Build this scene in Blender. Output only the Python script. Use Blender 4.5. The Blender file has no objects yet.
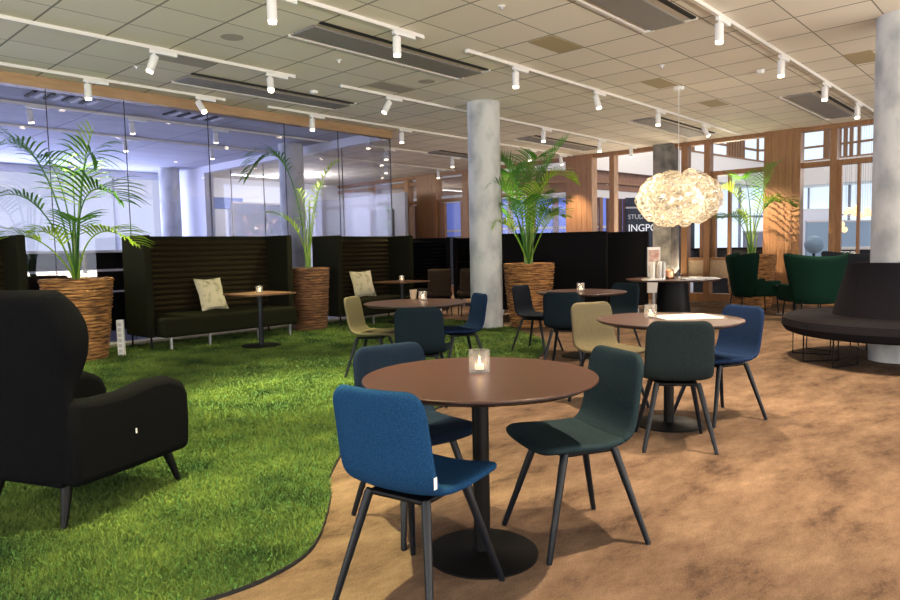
import bpy, math, random
from math import sin, cos, pi, radians
from mathutils import Vector, Matrix, Euler
random.seed(7)
SC = bpy.context.scene
COL = SC.collection

# ------------------------------------------------------------------ materials
def mat(name, c, rough=.6, metal=0, c2=None, nscale=20, stretch=(1, 1, 1), bump=0, bscale=None,
        spec=.5, emit=None, estr=0, sheen=0, coord='Object', lo=.35, hi=.65, detail=4):
    m = bpy.data.materials.new(name); m.use_nodes = True
    nt = m.node_tree; b = nt.nodes['Principled BSDF']
    b.inputs['Base Color'].default_value = (*c, 1)
    b.inputs['Roughness'].default_value = rough
    b.inputs['Metallic'].default_value = metal
    b.inputs['Specular IOR Level'].default_value = spec
    if sheen:
        b.inputs['Sheen Weight'].default_value = sheen
    if emit:
        b.inputs['Emission Color'].default_value = (*emit, 1)
        b.inputs['Emission Strength'].default_value = estr
    if c2 or bump:
        tc = nt.nodes.new('ShaderNodeTexCoord'); mp = nt.nodes.new('ShaderNodeMapping')
        mp.inputs['Scale'].default_value = stretch
        nt.links.new(tc.outputs[coord], mp.inputs[0])
        if c2:
            n = nt.nodes.new('ShaderNodeTexNoise'); n.inputs['Scale'].default_value = nscale
            n.inputs['Detail'].default_value = detail
            nt.links.new(mp.outputs[0], n.inputs['Vector'])
            r = nt.nodes.new('ShaderNodeValToRGB')
            r.color_ramp.elements[0].position = lo; r.color_ramp.elements[1].position = hi
            r.color_ramp.elements[0].color = (*c, 1); r.color_ramp.elements[1].color = (*c2, 1)
            nt.links.new(n.outputs[0], r.inputs[0]); nt.links.new(r.outputs[0], b.inputs['Base Color'])
        if bump:
            n2 = nt.nodes.new('ShaderNodeTexNoise'); n2.inputs['Scale'].default_value = bscale or nscale
            nt.links.new(mp.outputs[0], n2.inputs['Vector'])
            bp = nt.nodes.new('ShaderNodeBump'); bp.inputs['Strength'].default_value = bump
            bp.inputs['Distance'].default_value = .01
            nt.links.new(n2.outputs[0], bp.inputs['Height']); nt.links.new(bp.outputs[0], b.inputs['Normal'])
    return m

def fabric(name, c, k=1.35, scale=260):
    c2 = tuple(min(1, x*k+.004) for x in c); c1 = tuple(x/k for x in c)
    return mat(name, c1, .95, c2=c2, nscale=scale, bump=.25, bscale=scale*1.3, spec=.04, detail=2)

def glassy(name, tint=(1, 1, 1), refl=1.0, rough=0.0, base=.03):
    """thin clear sheet: transparent with a Fresnel reflection"""
    m = bpy.data.materials.new(name); m.use_nodes = True; nt = m.node_tree; nt.nodes.clear()
    o = nt.nodes.new('ShaderNodeOutputMaterial'); t = nt.nodes.new('ShaderNodeBsdfTransparent')
    g = nt.nodes.new('ShaderNodeBsdfGlossy'); mx = nt.nodes.new('ShaderNodeMixShader')
    f = nt.nodes.new('ShaderNodeFresnel'); f.inputs[0].default_value = 1.5
    ad = nt.nodes.new('ShaderNodeMath'); ad.operation = 'MULTIPLY_ADD'; ad.use_clamp = True
    ad.inputs[1].default_value = refl; ad.inputs[2].default_value = base
    t.inputs[0].default_value = (*tint, 1); g.inputs['Roughness'].default_value = rough
    nt.links.new(f.outputs[0], ad.inputs[0]); nt.links.new(ad.outputs[0], mx.inputs[0])
    nt.links.new(t.outputs[0], mx.inputs[1]); nt.links.new(g.outputs[0], mx.inputs[2])
    nt.links.new(mx.outputs[0], o.inputs[0])
    return m

def lens_mat(name, c):
    m = bpy.data.materials.new(name); m.use_nodes = True; nt = m.node_tree; nt.nodes.clear()
    o = nt.nodes.new('ShaderNodeOutputMaterial'); t = nt.nodes.new('ShaderNodeBsdfTransparent')
    g = nt.nodes.new('ShaderNodeBsdfGlossy'); tl = nt.nodes.new('ShaderNodeBsdfTranslucent')
    g.inputs['Roughness'].default_value = .12; tl.inputs[0].default_value = (*c, 1)
    m1 = nt.nodes.new('ShaderNodeMixShader'); m2 = nt.nodes.new('ShaderNodeMixShader')
    m1.inputs[0].default_value = .42; m2.inputs[0].default_value = .16
    lw = nt.nodes.new('ShaderNodeLayerWeight'); lw.inputs[0].default_value = .55
    nt.links.new(lw.outputs['Facing'], m1.inputs[0])
    nt.links.new(t.outputs[0], m1.inputs[1]); nt.links.new(tl.outputs[0], m1.inputs[2])
    nt.links.new(m1.outputs[0], m2.inputs[1]); nt.links.new(g.outputs[0], m2.inputs[2])
    nt.links.new(m2.outputs[0], o.inputs[0])
    return m

M = {}
M['wood_top'] = mat('brown_table_veneer', (.036, .012, .0065), .34, c2=(.055, .019, .010), nscale=14, stretch=(1, 9, 1), spec=.5)
M['wood_top2'] = mat('warm_table_veneer', (.16, .075, .035), .4, c2=(.22, .11, .05), nscale=14, stretch=(1, 9, 1))
M['sockets'] = mat('grey_socket', (.55, .54, .5), .5)
M['black'] = mat('black_powder_coat', (.0025, .0025, .003), .45, spec=.18)
M['blacksatin'] = mat('black_lacquered_legs', (.004, .006, .010), .38, spec=.3)
M['white'] = mat('white_paint', (.8, .8, .78), .45)
M['track'] = mat('white_track_aluminium', (.78, .76, .72), .4)
M['lamp_on'] = mat('lit_lamp_lens', (1, .9, .75), .4, emit=(1, .82, .55), estr=9)
M['dark_slot'] = mat('dark_slot', (.01, .009, .008), .8)
M['mesh_panel'] = mat('perforated_grey_metal', (.20, .185, .17), .55, c2=(.25, .235, .21), nscale=220, bump=.3)
M['glass'] = glassy('clear_glass', (.92, .93, .99), .45, base=.025)
M['glass_side'] = glassy('clear_side_glass', (.95, .96, .98), .06, base=0)
M['glassw'] = glassy('window_glass', (.97, .97, .97), .35, base=0)
M['cup'] = glassy('candle_glass', (.97, .97, .98), .5, .05, base=.12)
_nt = M['cup'].node_tree; _o = _nt.nodes['Material Output']; _src = _o.inputs[0].links[0].from_socket
_tl = _nt.nodes.new('ShaderNodeBsdfTranslucent'); _tl.inputs[0].default_value = (1, .97, .95, 1); _ml = _nt.nodes.new('ShaderNodeMixShader'); _ml.inputs[0].default_value = .12
_nt.links.new(_src, _ml.inputs[1]); _nt.links.new(_tl.outputs[0], _ml.inputs[2]); _nt.links.new(_ml.outputs[0], _o.inputs[0])
M['wax'] = mat('white_candle_wax', (.9, .82, .7), .5, emit=(1, .6, .3), estr=.6)
M['flame'] = mat('candle_flame', (1, .7, .3), .5, emit=(1, .62, .25), estr=25)
M['timber'] = mat('oiled_larch_panel', (.22, .10, .036), .5, c2=(.34, .175, .075), nscale=6, stretch=(3, 22, .5), bump=.1)
M['timber_dark'] = mat('reddish_timber', (.20, .085, .04), .5, c2=(.30, .14, .07), nscale=7, stretch=(3, 20, .5))
M['timber_light'] = mat('pale_plywood', (.50, .36, .22), .5, c2=(.60, .46, .30), nscale=5, stretch=(1, 8, 2))
M['header'] = mat('brown_header_board', (.36, .22, .11), .5, c2=(.44, .28, .15), nscale=5, stretch=(.6, 5, 5))
M['turf_base'] = mat('turf_backing', (.02, .065, .012), .95, c2=(.035, .11, .02), nscale=40)
M['blade'] = mat('green_turf_blade', (.024, .056, .015), .75, c2=(.175, .245, .048), nscale=2.2, detail=9, spec=.15, lo=.3, hi=.7)
M['soil'] = mat('dark_potting_soil', (.03, .02, .012), .95, c2=(.06, .04, .02), nscale=60, bump=.5)
M['cushion'] = mat('cream_patterned_cushion', (.55, .50, .38), .9, c2=(.16, .17, .10), nscale=9, bump=.1, bscale=200, lo=.5, hi=.75)
M['mixleaf'] = None
M['armchair'] = fabric('black_wool', (.0022, .0024, .0032), 1.5, 300)
M['sofa_olive'] = fabric('dark_olive_felt', (.012, .012, .006), 1.3, 200)
M['sofa_rib'] = fabric('brown_olive_ribbed_felt', (.020, .015, .007), 1.3, 200)
M['sofa_black'] = fabric('black_felt', (.005, .005, .006), 1.3, 200)
M['blue'] = fabric('cobalt_blue_wool', (.009, .042, .108))
M['navy'] = fabric('navy_wool', (.008, .020, .058))
M['slateblue'] = fabric('slate_blue_wool', (.008, .016, .032))
M['darkteal'] = fabric('dark_teal_wool', (.007, .014, .020))
M['teal'] = fabric('grey_teal_wool', (.014, .026, .031))
M['greygreen'] = fabric('grey_green_wool', (.014, .022, .024))
M['khaki'] = fabric('khaki_wool', (.125, .108, .066))
M['blackchair'] = fabric('blue_black_wool', (.010, .013, .020))
M['brownchair'] = fabric('dark_brown_leather', (.05, .034, .024), 1.2, 60)
M['green'] = fabric('bottle_green_velvet', (.004, .022, .015))
M['charcoal'] = fabric('charcoal_purple_wool', (.011, .010, .013))
M['paper'] = mat('white_paper', (.82, .82, .80), .5)
M['print'] = mat('printed_picture', (.35, .2, .15), .5, c2=(.75, .7, .62), nscale=18)
M['copper'] = mat('copper_tin', (.75, .38, .22), .3, 1)
M['metal'] = mat('brushed_steel', (.5, .5, .5), .35, 1)
M['skirt'] = mat('pale_skirting', (.45, .38, .30), .5)
M['skirt_top'] = mat('white_edge_strip', (.85, .8, .74), .4)
M['plaster'] = mat('white_plaster', (.74, .75, .8), .7)
M['parapet'] = mat('cream_parapet', (.80, .76, .70), .55)
M['grey_panel'] = mat('blue_grey_panel', (.30, .31, .38), .6)
M['blue_panel'] = mat('blue_board', (.08, .14, .42), .5)
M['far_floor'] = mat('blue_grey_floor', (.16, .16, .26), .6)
M['snow'] = mat('snow_ground', (.75, .78, .9), .9)
M['hills'] = mat('dusky_treeline', (.10, .09, .26), .9, c2=(.2, .16, .32), nscale=.3)
M['screen_lit'] = mat('lit_office_ceiling', (.9, .9, .9), .5, emit=(1, .97, .92), estr=2)
M['day'] = mat('daylit_far_window', (.7, .85, 1), .5, emit=(.80, .90, 1), estr=.46)
M['shopblue'] = mat('dusk_blue_window', (.1, .15, .5), .4, emit=(.16, .22, .72), estr=.42)
M['shopdark'] = mat('dark_shop_glass', (.02, .025, .035), .25)
M['teal_glass'] = mat('teal_interior', (.05, .2, .2), .4)
M['sign_text'] = mat('white_lettering', (.8, .8, .8), .5, emit=(1, 1, 1), estr=.35)
M['grey_letter'] = mat('grey_lettering', (.5, .5, .52), .5, emit=(1, 1, 1), estr=.12)
M['globe'] = mat('grey_blue_globe', (.22, .32, .38), .5)
M['tubelight'] = mat('strip_light', (1, 1, 1), .5, emit=(1, .96, .9), estr=6)
M['pendantbulb'] = mat('amber_bulb', (1, .7, .4), .4, emit=(1, .62, .28), estr=1.0)
M['warmbulb'] = mat('warm_bulb', (1, .8, .5), .5, emit=(1, .76, .45), estr=5)
M['lens'] = lens_mat('clear_fluted_lens', (1, .90, .74))
M['conc_dark'] = mat('dark_concrete', (.10, .095, .085), .8, c2=(.26, .24, .21), nscale=4, bump=.2)
M['joint'] = mat('dark_glass_joint', (.03, .03, .05), .5)

def carpet_mat():
    m = bpy.data.materials.new('mottled_brown_carpet'); m.use_nodes = True; nt = m.node_tree
    b = nt.nodes['Principled BSDF']; b.inputs['Roughness'].default_value = .95; b.inputs['Specular IOR Level'].default_value = .1
    tc = nt.nodes.new('ShaderNodeTexCoord')
    mp = nt.nodes.new('ShaderNodeMapping'); mp.inputs['Scale'].default_value = (1, 2.2, 1); mp.inputs['Rotation'].default_value = (0, 0, .9)
    nt.links.new(tc.outputs['Object'], mp.inputs[0])
    n1 = nt.nodes.new('ShaderNodeTexNoise'); n1.inputs['Scale'].default_value = 1.7; n1.inputs['Detail'].default_value = 14; n1.inputs['Roughness'].default_value = .76
    n2 = nt.nodes.new('ShaderNodeTexNoise'); n2.inputs['Scale'].default_value = 160; n2.inputs['Detail'].default_value = 2
    nt.links.new(mp.outputs[0], n1.inputs['Vector']); nt.links.new(tc.outputs['Object'], n2.inputs['Vector'])
    r = nt.nodes.new('ShaderNodeValToRGB'); e = r.color_ramp.elements
    e[0].position = .33; e[0].color = (.050, .030, .021, 1); e[1].position = .68; e[1].color = (.235, .158, .105, 1)
    x = e.new(.46); x.color = (.130, .083, .055, 1)
    nt.links.new(n1.outputs[0], r.inputs[0])
    mx = nt.nodes.new('ShaderNodeMix'); mx.data_type = 'RGBA'; mx.blend_type = 'MULTIPLY'; mx.inputs[0].default_value = .55
    r2 = nt.nodes.new('ShaderNodeValToRGB'); r2.color_ramp.elements[0].position = .3; r2.color_ramp.elements[0].color = (.45, .45, .45, 1)
    r2.color_ramp.elements[1].position = .6; r2.color_ramp.elements[1].color = (1, 1, 1, 1)
    nt.links.new(n2.outputs[0], r2.inputs[0])
    nt.links.new(r.outputs[0], mx.inputs[6]); nt.links.new(r2.outputs[0], mx.inputs[7]); nt.links.new(mx.outputs[2], b.inputs['Base Color'])
    bp = nt.nodes.new('ShaderNodeBump'); bp.inputs['Strength'].default_value = .35; bp.inputs['Distance'].default_value = .01
    nt.links.new(n2.outputs[0], bp.inputs['Height']); nt.links.new(bp.outputs[0], b.inputs['Normal'])
    return m
M['carpet'] = carpet_mat()

def ceiling_mat(name, base, base2, line, ox, oy, px, py):
    """mineral fibre tiles with metal T grid: line pattern at real tile pitch"""
    m = bpy.data.materials.new(name); m.use_nodes = True; nt = m.node_tree; N = nt.nodes; L = nt.links
    b = N['Principled BSDF']; b.inputs['Roughness'].default_value = .85; b.inputs['Specular IOR Level'].default_value = .2
    tc = N.new('ShaderNodeTexCoord'); sp = N.new('ShaderNodeSeparateXYZ'); L.new(tc.outputs['Object'], sp.inputs[0])
    def axis(sock, off, pitch, w):
        a = N.new('ShaderNodeMath'); a.operation = 'SUBTRACT'; a.inputs[1].default_value = off - 500*pitch; L.new(sock, a.inputs[0])
        d = N.new('ShaderNodeMath'); d.operation = 'DIVIDE'; d.inputs[1].default_value = pitch; L.new(a.outputs[0], d.inputs[0])
        f = N.new('ShaderNodeMath'); f.operation = 'FRACT'; L.new(d.outputs[0], f.inputs[0])
        c = N.new('ShaderNodeMath'); c.operation = 'COMPARE'; c.inputs[1].default_value = .5; c.inputs[2].default_value = .5 - w/pitch; L.new(f.outputs[0], c.inputs[0])
        fl = N.new('ShaderNodeMath'); fl.operation = 'FLOOR'; L.new(d.outputs[0], fl.inputs[0])
        return c.outputs[0], fl.outputs[0]
    cx, ix = axis(sp.outputs[0], ox, px, .011); cy, iy = axis(sp.outputs[1], oy, py, .007)
    mul = N.new('ShaderNodeMath'); mul.operation = 'MULTIPLY'; L.new(cx, mul.inputs[0]); L.new(cy, mul.inputs[1])
    cb = N.new('ShaderNodeCombineXYZ'); L.new(ix, cb.inputs[0]); L.new(iy, cb.inputs[1])
    wn = N.new('ShaderNodeTexWhiteNoise'); wn.noise_dimensions = '3D'; L.new(cb.outputs[0], wn.inputs[0])
    mt = N.new('ShaderNodeMix'); mt.data_type = 'RGBA'; mt.inputs[6].default_value = (*base, 1); mt.inputs[7].default_value = (*base2, 1)
    L.new(wn.outputs[0], mt.inputs[0])
    mx = N.new('ShaderNodeMix'); mx.data_type = 'RGBA'; mx.inputs[6].default_value = (*line, 1)
    L.new(mul.outputs[0], mx.inputs[0]); L.new(mt.outputs[2], mx.inputs[7]); L.new(mx.outputs[2], b.inputs['Base Color'])
    n = N.new('ShaderNodeTexNoise'); n.inputs['Scale'].default_value = 90; L.new(tc.outputs['Object'], n.inputs['Vector'])
    ad = N.new('ShaderNodeMath'); ad.operation = 'MULTIPLY_ADD'; ad.inputs[1].default_value = .15; L.new(n.outputs[0], ad.inputs[0]); L.new(mul.outputs[0], ad.inputs[2])
    bp = N.new('ShaderNodeBump'); bp.inputs['Strength'].default_value = .4; bp.inputs['Distance'].default_value = .01
    L.new(ad.outputs[0], bp.inputs['Height']); L.new(bp.outputs[0], b.inputs['Normal'])
    return m
M['ceiling'] = ceiling_mat('beige_ceiling_tiles', (.75, .69, .59), (.82, .76, .65), (.26, .235, .19), 4.35, 4.97, .68, .69)
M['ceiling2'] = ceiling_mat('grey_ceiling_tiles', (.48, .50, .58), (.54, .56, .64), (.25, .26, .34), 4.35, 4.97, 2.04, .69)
M['concrete'] = mat('pale_concrete', (.36, .38, .39), .75, c2=(.58, .59, .58), nscale=3.4, stretch=(1, 1, .6), bump=.25, bscale=30, detail=14, lo=.36, hi=.56)

def leaf_mat(name, c, c2):
    m = mat(name, c, .42, c2=c2, nscale=3, spec=.5)
    nt = m.node_tree; b = nt.nodes['Principled BSDF']; out = nt.nodes['Material Output']
    tl = nt.nodes.new('ShaderNodeBsdfTranslucent'); tl.inputs[0].default_value = (c2[0]*1.8, c2[1]*1.8, c2[2], 1)
    mx = nt.nodes.new('ShaderNodeMixShader'); mx.inputs[0].default_value = .3
    nt.links.new(b.outputs[0], mx.inputs[1]); nt.links.new(tl.outputs[0], mx.inputs[2]); nt.links.new(mx.outputs[0], out.inputs[0])
    return m
M['leaf'] = leaf_mat('palm_green', (.035, .12, .02), (.09, .26, .035))
M['leafy'] = leaf_mat('palm_yellow_green', (.16, .30, .02), (.34, .50, .05))
M['stem'] = mat('palm_stem', (.12, .26, .05), .5, c2=(.30, .38, .10), nscale=8)
M['wicker'] = mat('woven_brown_fibre', (.10, .034, .010), .7, c2=(.55, .27, .085), nscale=7, stretch=(1, 1, 9), bump=.8, bscale=40, detail=8, lo=.38, hi=.62)
M['wickerd'] = mat('woven_dark_fibre', (.05, .020, .009), .75, c2=(.26, .115, .05), nscale=7, stretch=(1, 1, 9), bump=.8, bscale=40, detail=6)

# ------------------------------------------------------------------ mesh tools
class MB:
    def __init__(s): s.v = []; s.f = []
    def add(s, vs, fs):
        o = len(s.v); s.v += [tuple(v) for v in vs]; s.f += [tuple(i+o for i in f) for f in fs]; return s
    def box(s, x0, x1, y0, y1, z0, z1):
        vs = [(x, y, z) for x in (x0, x1) for y in (y0, y1) for z in (z0, z1)]
        return s.add(vs, [(0, 1, 3, 2), (4, 6, 7, 5), (0, 4, 5, 1), (2, 3, 7, 6), (0, 2, 6, 4), (1, 5, 7, 3)])
    def obox(s, p0, p1, w, z0, z1):
        """upright slab along p0-p1 (xy) of thickness w"""
        a, b = Vector(p0[:2]), Vector(p1[:2]); d = (b-a).normalized(); n = Vector((-d.y, d.x))*w/2
        c = [a+n, b+n, b-n, a-n]
        vs = [(q.x, q.y, z) for z in (z0, z1) for q in c]
        return s.add(vs, [(3, 2, 1, 0), (4, 5, 6, 7), (0, 1, 5, 4), (1, 2, 6, 5), (2, 3, 7, 6), (3, 0, 4, 7)])
    def tube(s, pts, rs, n=10, cap=True):
        pts = [Vector(p) for p in pts]
        if not isinstance(rs, (list, tuple)): rs = [rs]*len(pts)
        vs = []
        up = Vector((0, 0, 1))
        for i, p in enumerate(pts):
            t = (pts[min(i+1, len(pts)-1)] - pts[max(i-1, 0)]).normalized()
            a = t.cross(up) if abs(t.dot(up)) < .95 else t.cross(Vector((1, 0, 0)))
            a.normalize(); b = t.cross(a)
            for k in range(n):
                th = 2*pi*k/n; vs.append(p + a*cos(th)*rs[i] + b*sin(th)*rs[i])
        fs = []
        for i in range(len(pts)-1):
            for k in range(n):
                fs.append((i*n+k, i*n+(k+1) % n, (i+1)*n+(k+1) % n, (i+1)*n+k))
        if cap:
            fs.append(tuple(range(n))[::-1]); fs.append(tuple((len(pts)-1)*n+k for k in range(n)))
        return s.add(vs, fs)
    def lathe(s, prof, c=(0, 0, 0), n=48, close=False, jit=None):
        vs = []
        for i, (r, z) in enumerate(prof):
            for k in range(n):
                th = 2*pi*k/n; rr = r*(1+(jit(i, th) if jit else 0))
                vs.append((c[0]+rr*cos(th), c[1]+rr*sin(th), c[2]+z))
        m = len(prof); fs = []
        for i in range(m if close else m-1):
            j = (i+1) % m
            for k in range(n):
                fs.append((i*n+k, i*n+(k+1) % n, j*n+(k+1) % n, j*n+k))
        if not close:
            if prof[0][0] > 1e-4: fs.append(tuple(range(n))[::-1])
            if prof[-1][0] > 1e-4: fs.append(tuple((m-1)*n+k for k in range(n)))
        return s.add(vs, fs)
    def shell(s, F, G, nu, nv):
        """closed thick sheet: F(u,v) outer, G(u,v) inner; u,v in 0..1"""
        A = [F(i/nu, j/nv) for j in range(nv+1) for i in range(nu+1)]
        B = [G(i/nu, j/nv) for j in range(nv+1) for i in range(nu+1)]
        o = len(A); w = nu+1; fs = []
        for j in range(nv):
            for i in range(nu):
                q = (j*w+i, j*w+i+1, (j+1)*w+i+1, (j+1)*w+i)
                fs.append(q); fs.append(tuple(x+o for x in q[::-1]))
        for i in range(nu):
            fs.append((i+1, i, i+o, i+1+o)); k = nv*w+i; fs.append((k, k+1, k+1+o, k+o))
        for j in range(nv):
            a = j*w; b = (j+1)*w; fs.append((a, b, b+o, a+o)); a += nu; b += nu; fs.append((b, a, a+o, b+o))
        return s.add(A+B, fs)
    def build(s, name, m, parent=None, smooth=False, sub=0, bevel=0, label=None, fixn=True, seg=2):
        me = bpy.data.meshes.new(name); me.from_pydata(s.v, [], s.f); me.update()
        if fixn:
            import bmesh
            bm = bmesh.new(); bm.from_mesh(me); bmesh.ops.recalc_face_normals(bm, faces=bm.faces); bm.to_mesh(me); bm.free()
        if m: me.materials.append(m)
        o = bpy.data.objects.new(name, me); COL.objects.link(o)
        if parent: o.parent = parent
        if bevel:
            b = o.modifiers.new('bevel', 'BEVEL'); b.width = bevel; b.segments = seg; b.limit_method = 'ANGLE'
        if sub:
            q = o.modifiers.new('subdivision', 'SUBSURF'); q.levels = sub; q.render_levels = sub
        if smooth or sub:
            for p in me.polygons: p.use_smooth = True
        if smooth and not sub:
            try: me.set_sharp_from_angle(angle=radians(35))
            except Exception: pass
        if label: o['label'] = label
        return o

def tag(o, label, cat, group=None):
    o['label'] = label; o['category'] = cat
    if group: o['group'] = group
    return o
def thing(name, label, cat, loc=(0, 0, 0), rz=0, group=None):
    o = bpy.data.objects.new(name, None); COL.objects.link(o); o.empty_display_size = .1
    o.location = loc; o.rotation_euler = (0, 0, rz)
    return tag(o, label, cat, group)
def struct(o): o['kind'] = 'structure'; return o
def dup(root, loc=None, rz=None, label=None, group=None, skip=()):
    r = root.copy(); COL.objects.link(r)
    if loc is not None: r.location = loc
    if rz is not None: r.rotation_euler = (0, 0, rz)
    if label: r['label'] = label
    if group: r['group'] = group
    for ch in list(root.children):
        c = ch.copy(); COL.objects.link(c); c.parent = r
        for g in list(ch.children):
            d = g.copy(); COL.objects.link(d); d.parent = c
    return r
def recolour(root, names, m):
    for ch in root.children:
        if ch.name.split('.')[0] in names:
            ch.data = ch.data.copy(); ch.data.materials.clear(); ch.data.materials.append(m)

# ------------------------------------------------------------------ camera
CH = 1.285
yaw, pit, rol = radians(42.578), radians(4.27), radians(-1.195)
Fv = Vector((cos(yaw)*cos(pit), sin(yaw)*cos(pit), -sin(pit)))
R0 = Vector((sin(yaw), -cos(yaw), 0)); U0 = R0.cross(Fv)
Rv = R0*cos(rol)+U0*sin(rol); Uv = -R0*sin(rol)+U0*cos(rol)
cd = bpy.data.cameras.new('camera'); cam = bpy.data.objects.new('camera', cd); COL.objects.link(cam)
cam.matrix_world = Matrix(((Rv.x, Uv.x, -Fv.x, 0), (Rv.y, Uv.y, -Fv.y, 0), (Rv.z, Uv.z, -Fv.z, CH), (0, 0, 0, 1)))
cd.sensor_width = 36; cd.lens = 36*678.3/900; cd.clip_start = .05; cd.clip_end = 300
SC.camera = cam
CR = Vector((sin(yaw), -cos(yaw), 0)); CF = Vector((cos(yaw), sin(yaw), 0))   # room directions of the view

# ------------------------------------------------------------------ room shell
Z = 3.6; GX0, GX1, GY = -6, 9.14, 9.9; WX = 15.25; YF = 19.3
struct(MB().box(-6, WX+.1, -6, 19.3, -.1, 0).build('floor', M['carpet']))
struct(MB().box(-6, WX+.1, -6, GY, Z, Z+.12).build('ceiling', M['ceiling']))
struct(MB().box(GX1, WX+.1, GY, 19.3, Z, Z+.12).build('ceiling', M['ceiling']))
struct(MB().box(-6, GX1, GY, 19.3, Z, Z+.12).build('ceiling', M['ceiling2']))
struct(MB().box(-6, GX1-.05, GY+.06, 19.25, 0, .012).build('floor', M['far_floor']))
# turf laid on the carpet
def catmull(P, n=10):
    out = []; m = len(P)
    for i in range(m):
        p0, p1, p2, p3 = [Vector(P[(i+k-1) % m]) for k in range(4)]
        for j in range(n):
            t = j/n
            out.append(.5*((2*p1)+(-p0+p2)*t+(2*p0-5*p1+4*p2-p3)*t*t+(-p0+3*p1-3*p2+p3)*t**3))
    return out
curve = [(-1.6, 4.4), (-.6, 3.2), (.3, 2.62), (.85, 2.42), (1.16, 2.32), (1.42, 2.30), (1.70, 2.40), (2.08, 2.78), (2.38, 3.15), (2.95, 3.55), (4.2, 3.8), (5.4, 4.1), (6.6, 4.62), (7.6, 5.25), (8.25, 6.1), (8.75, 6.9), (9.0, 8.2)]
P = [Vector(p) for p in curve]
edge = []
for i in range(len(P)-1):
    p0 = P[max(i-1, 0)]; p1 = P[i]; p2 = P[i+1]; p3 = P[min(i+2, len(P)-1)]
    for j in range(8):
        t = j/8; edge.append(.5*((2*p1)+(-p0+p2)*t+(2*p0-5*p1+4*p2-p3)*t*t+(-p0+3*p1-3*p2+p3)*t**3))
edge.append(P[-1])
poly = edge + [Vector((9.05, GY-.07)), Vector((-1.6, GY-.07))]
n = len(poly)
mb = MB(); mb.add([(p.x, p.y, .001) for p in poly]+[(p.x, p.y, .014) for p in poly], [tuple(range(n, 2*n))]+[(i, (i+1) % n, (i+1) % n+n, i+n) for i in range(n)])
turf = struct(mb.build('floor', M['turf_base']))
mb = MB()
for i in range(len(edge)-1):
    a, b = edge[i], edge[i+1]; mb.obox(a-(b-a)*.05, b+(b-a)*.05, .006, 0, .016)
struct(mb.build('trim_1', M['dark_slot']))
def inside(x, y):
    c = False; j = n-1
    for i in range(n):
        xi, yi = poly[i]; xj, yj = poly[j]
        if (yi > y) != (yj > y) and x < (xj-xi)*(y-yi)/(yj-yi)+xi: c = not c
        j = i
    return c
# cell lookup for speed
gv, gf = [], []
rg = random.Random(3)
cs = .1
ix0, iy0 = -16, 22
for ix in range(-16, 92):
    for iy in range(22, 99):
        cx, cy = (ix+.5)*cs, (iy+.5)*cs
        ins = [inside(cx+a*cs/2, cy+b*cs/2) for a in (-1, 1) for b in (-1, 1)]
        if not any(ins): continue
        dep = cx*CF.x+cy*CF.y; lat = cx*CR.x+cy*CR.y
        if dep < 1.5 or abs(lat) > dep*.74+.3: continue
        full = all(ins)
        k = int(max(10, min(230, 1900/dep**2)))
        hgt = .015+min(.014, .0014*dep); wd = .0014+.00068*dep
        for _ in range(k):
            x = cx+(rg.random()-.5)*cs; y = cy+(rg.random()-.5)*cs
            if not full and not inside(x, y): continue
            a = rg.random()*2*pi; l = hgt*(.6+.7*rg.random()); tx = rg.gauss(0, .5)*l; ty = rg.gauss(0, .5)*l
            w = wd*(.7+.6*rg.random())
            i0 = len(gv); dx, dy = cos(a)*w, sin(a)*w
            gv += [(x-dx, y-dy, .012), (x+dx, y+dy, .012), (x+tx, y+ty, .012+l)]
            gf.append((i0, i0+1, i0+2))
g = MB(); g.v = gv; g.f = gf
g = g.build('artificial_grass', M['blade'], fixn=False)
tag(g, 'green artificial grass pile of the curved lawn area', 'grass'); g['kind'] = 'stuff'

# columns
def column(x, y, label, r=.26, m=M['concrete'], z1=Z):
    pr = [(r, 0)]+[(r, z1*i/8) for i in range(1, 9)]
    o = MB().lathe(pr, n=48).build('concrete_column', m, smooth=True); o.location = (x, y, 0)
    tag(o, label, 'column'); return o
column(8.51, 7.01, 'round pale concrete column in the middle, with palm shadow on it')
column(8.53, 1.36, 'round pale concrete column at the right edge rising from the ring sofa')
column(8.60, 12.45, 'round grey concrete column behind the glass, beside the slender palm')
column(8.50, 17.95, 'round bluish concrete column at the far end behind the glass')
o = MB().box(15.0, 15.45, 6.84, 7.28, 0, Z).build('concrete_pillar', M['conc_dark'])
tag(o, 'square dark weathered concrete pillar in the timber window wall', 'pillar')

# glass partition along GY and its return along GX1
joints = [2.0, 3.10, 4.09, 5.34, 6.72, 7.86, GX1]
xs = [-6, -4.6, -3.3, -2, -.7, .6]+joints
gw = struct(MB().box(-6, GX1, GY-.05, GY+.05, 0, .07).build('wall_glass_front', M['skirt']))
MB().box(-6, GX1, GY-.065, GY-.04, .06, .085).build('edge_strip', M['skirt_top'], gw)
MB().box(-6, GX1+.02, GY-.06, GY+.10, Z-.14, Z).build('header_board', M['header'], gw)
for a, b in zip(xs[:-1], xs[1:]):
    MB().box(a+.004, b-.004, GY-.006, GY+.006, .07, Z-.14).build('glass_pane', M['glass'], gw)
    MB().box(b-.004, b+.004, GY-.008, GY+.008, .07, Z-.14).build('joint', M['joint'], gw)
gr = struct(MB().box(GX1-.05, GX1+.05, GY, 17, 0, .07).build('wall_glass_side', M['skirt']))
for a, b in ((9.92, 11.4), (11.4, 12.9), (12.9, 14.4), (14.4, 15.9), (15.9, 17)):
    MB().box(GX1-.006, GX1+.006, a+.004, b-.004, .07, Z-.15).build('glass_pane', M['glass_side'], gr)
    MB().box(GX1-.008, GX1+.008, b-.004, b+.004, .07, Z-.15).build('joint', M['joint'], gr)
MB().box(GX1-.16, GX1+.02, GY+.1, 17.2, Z-.17, Z).build('bulkhead', M['plaster'], gr)
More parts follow.
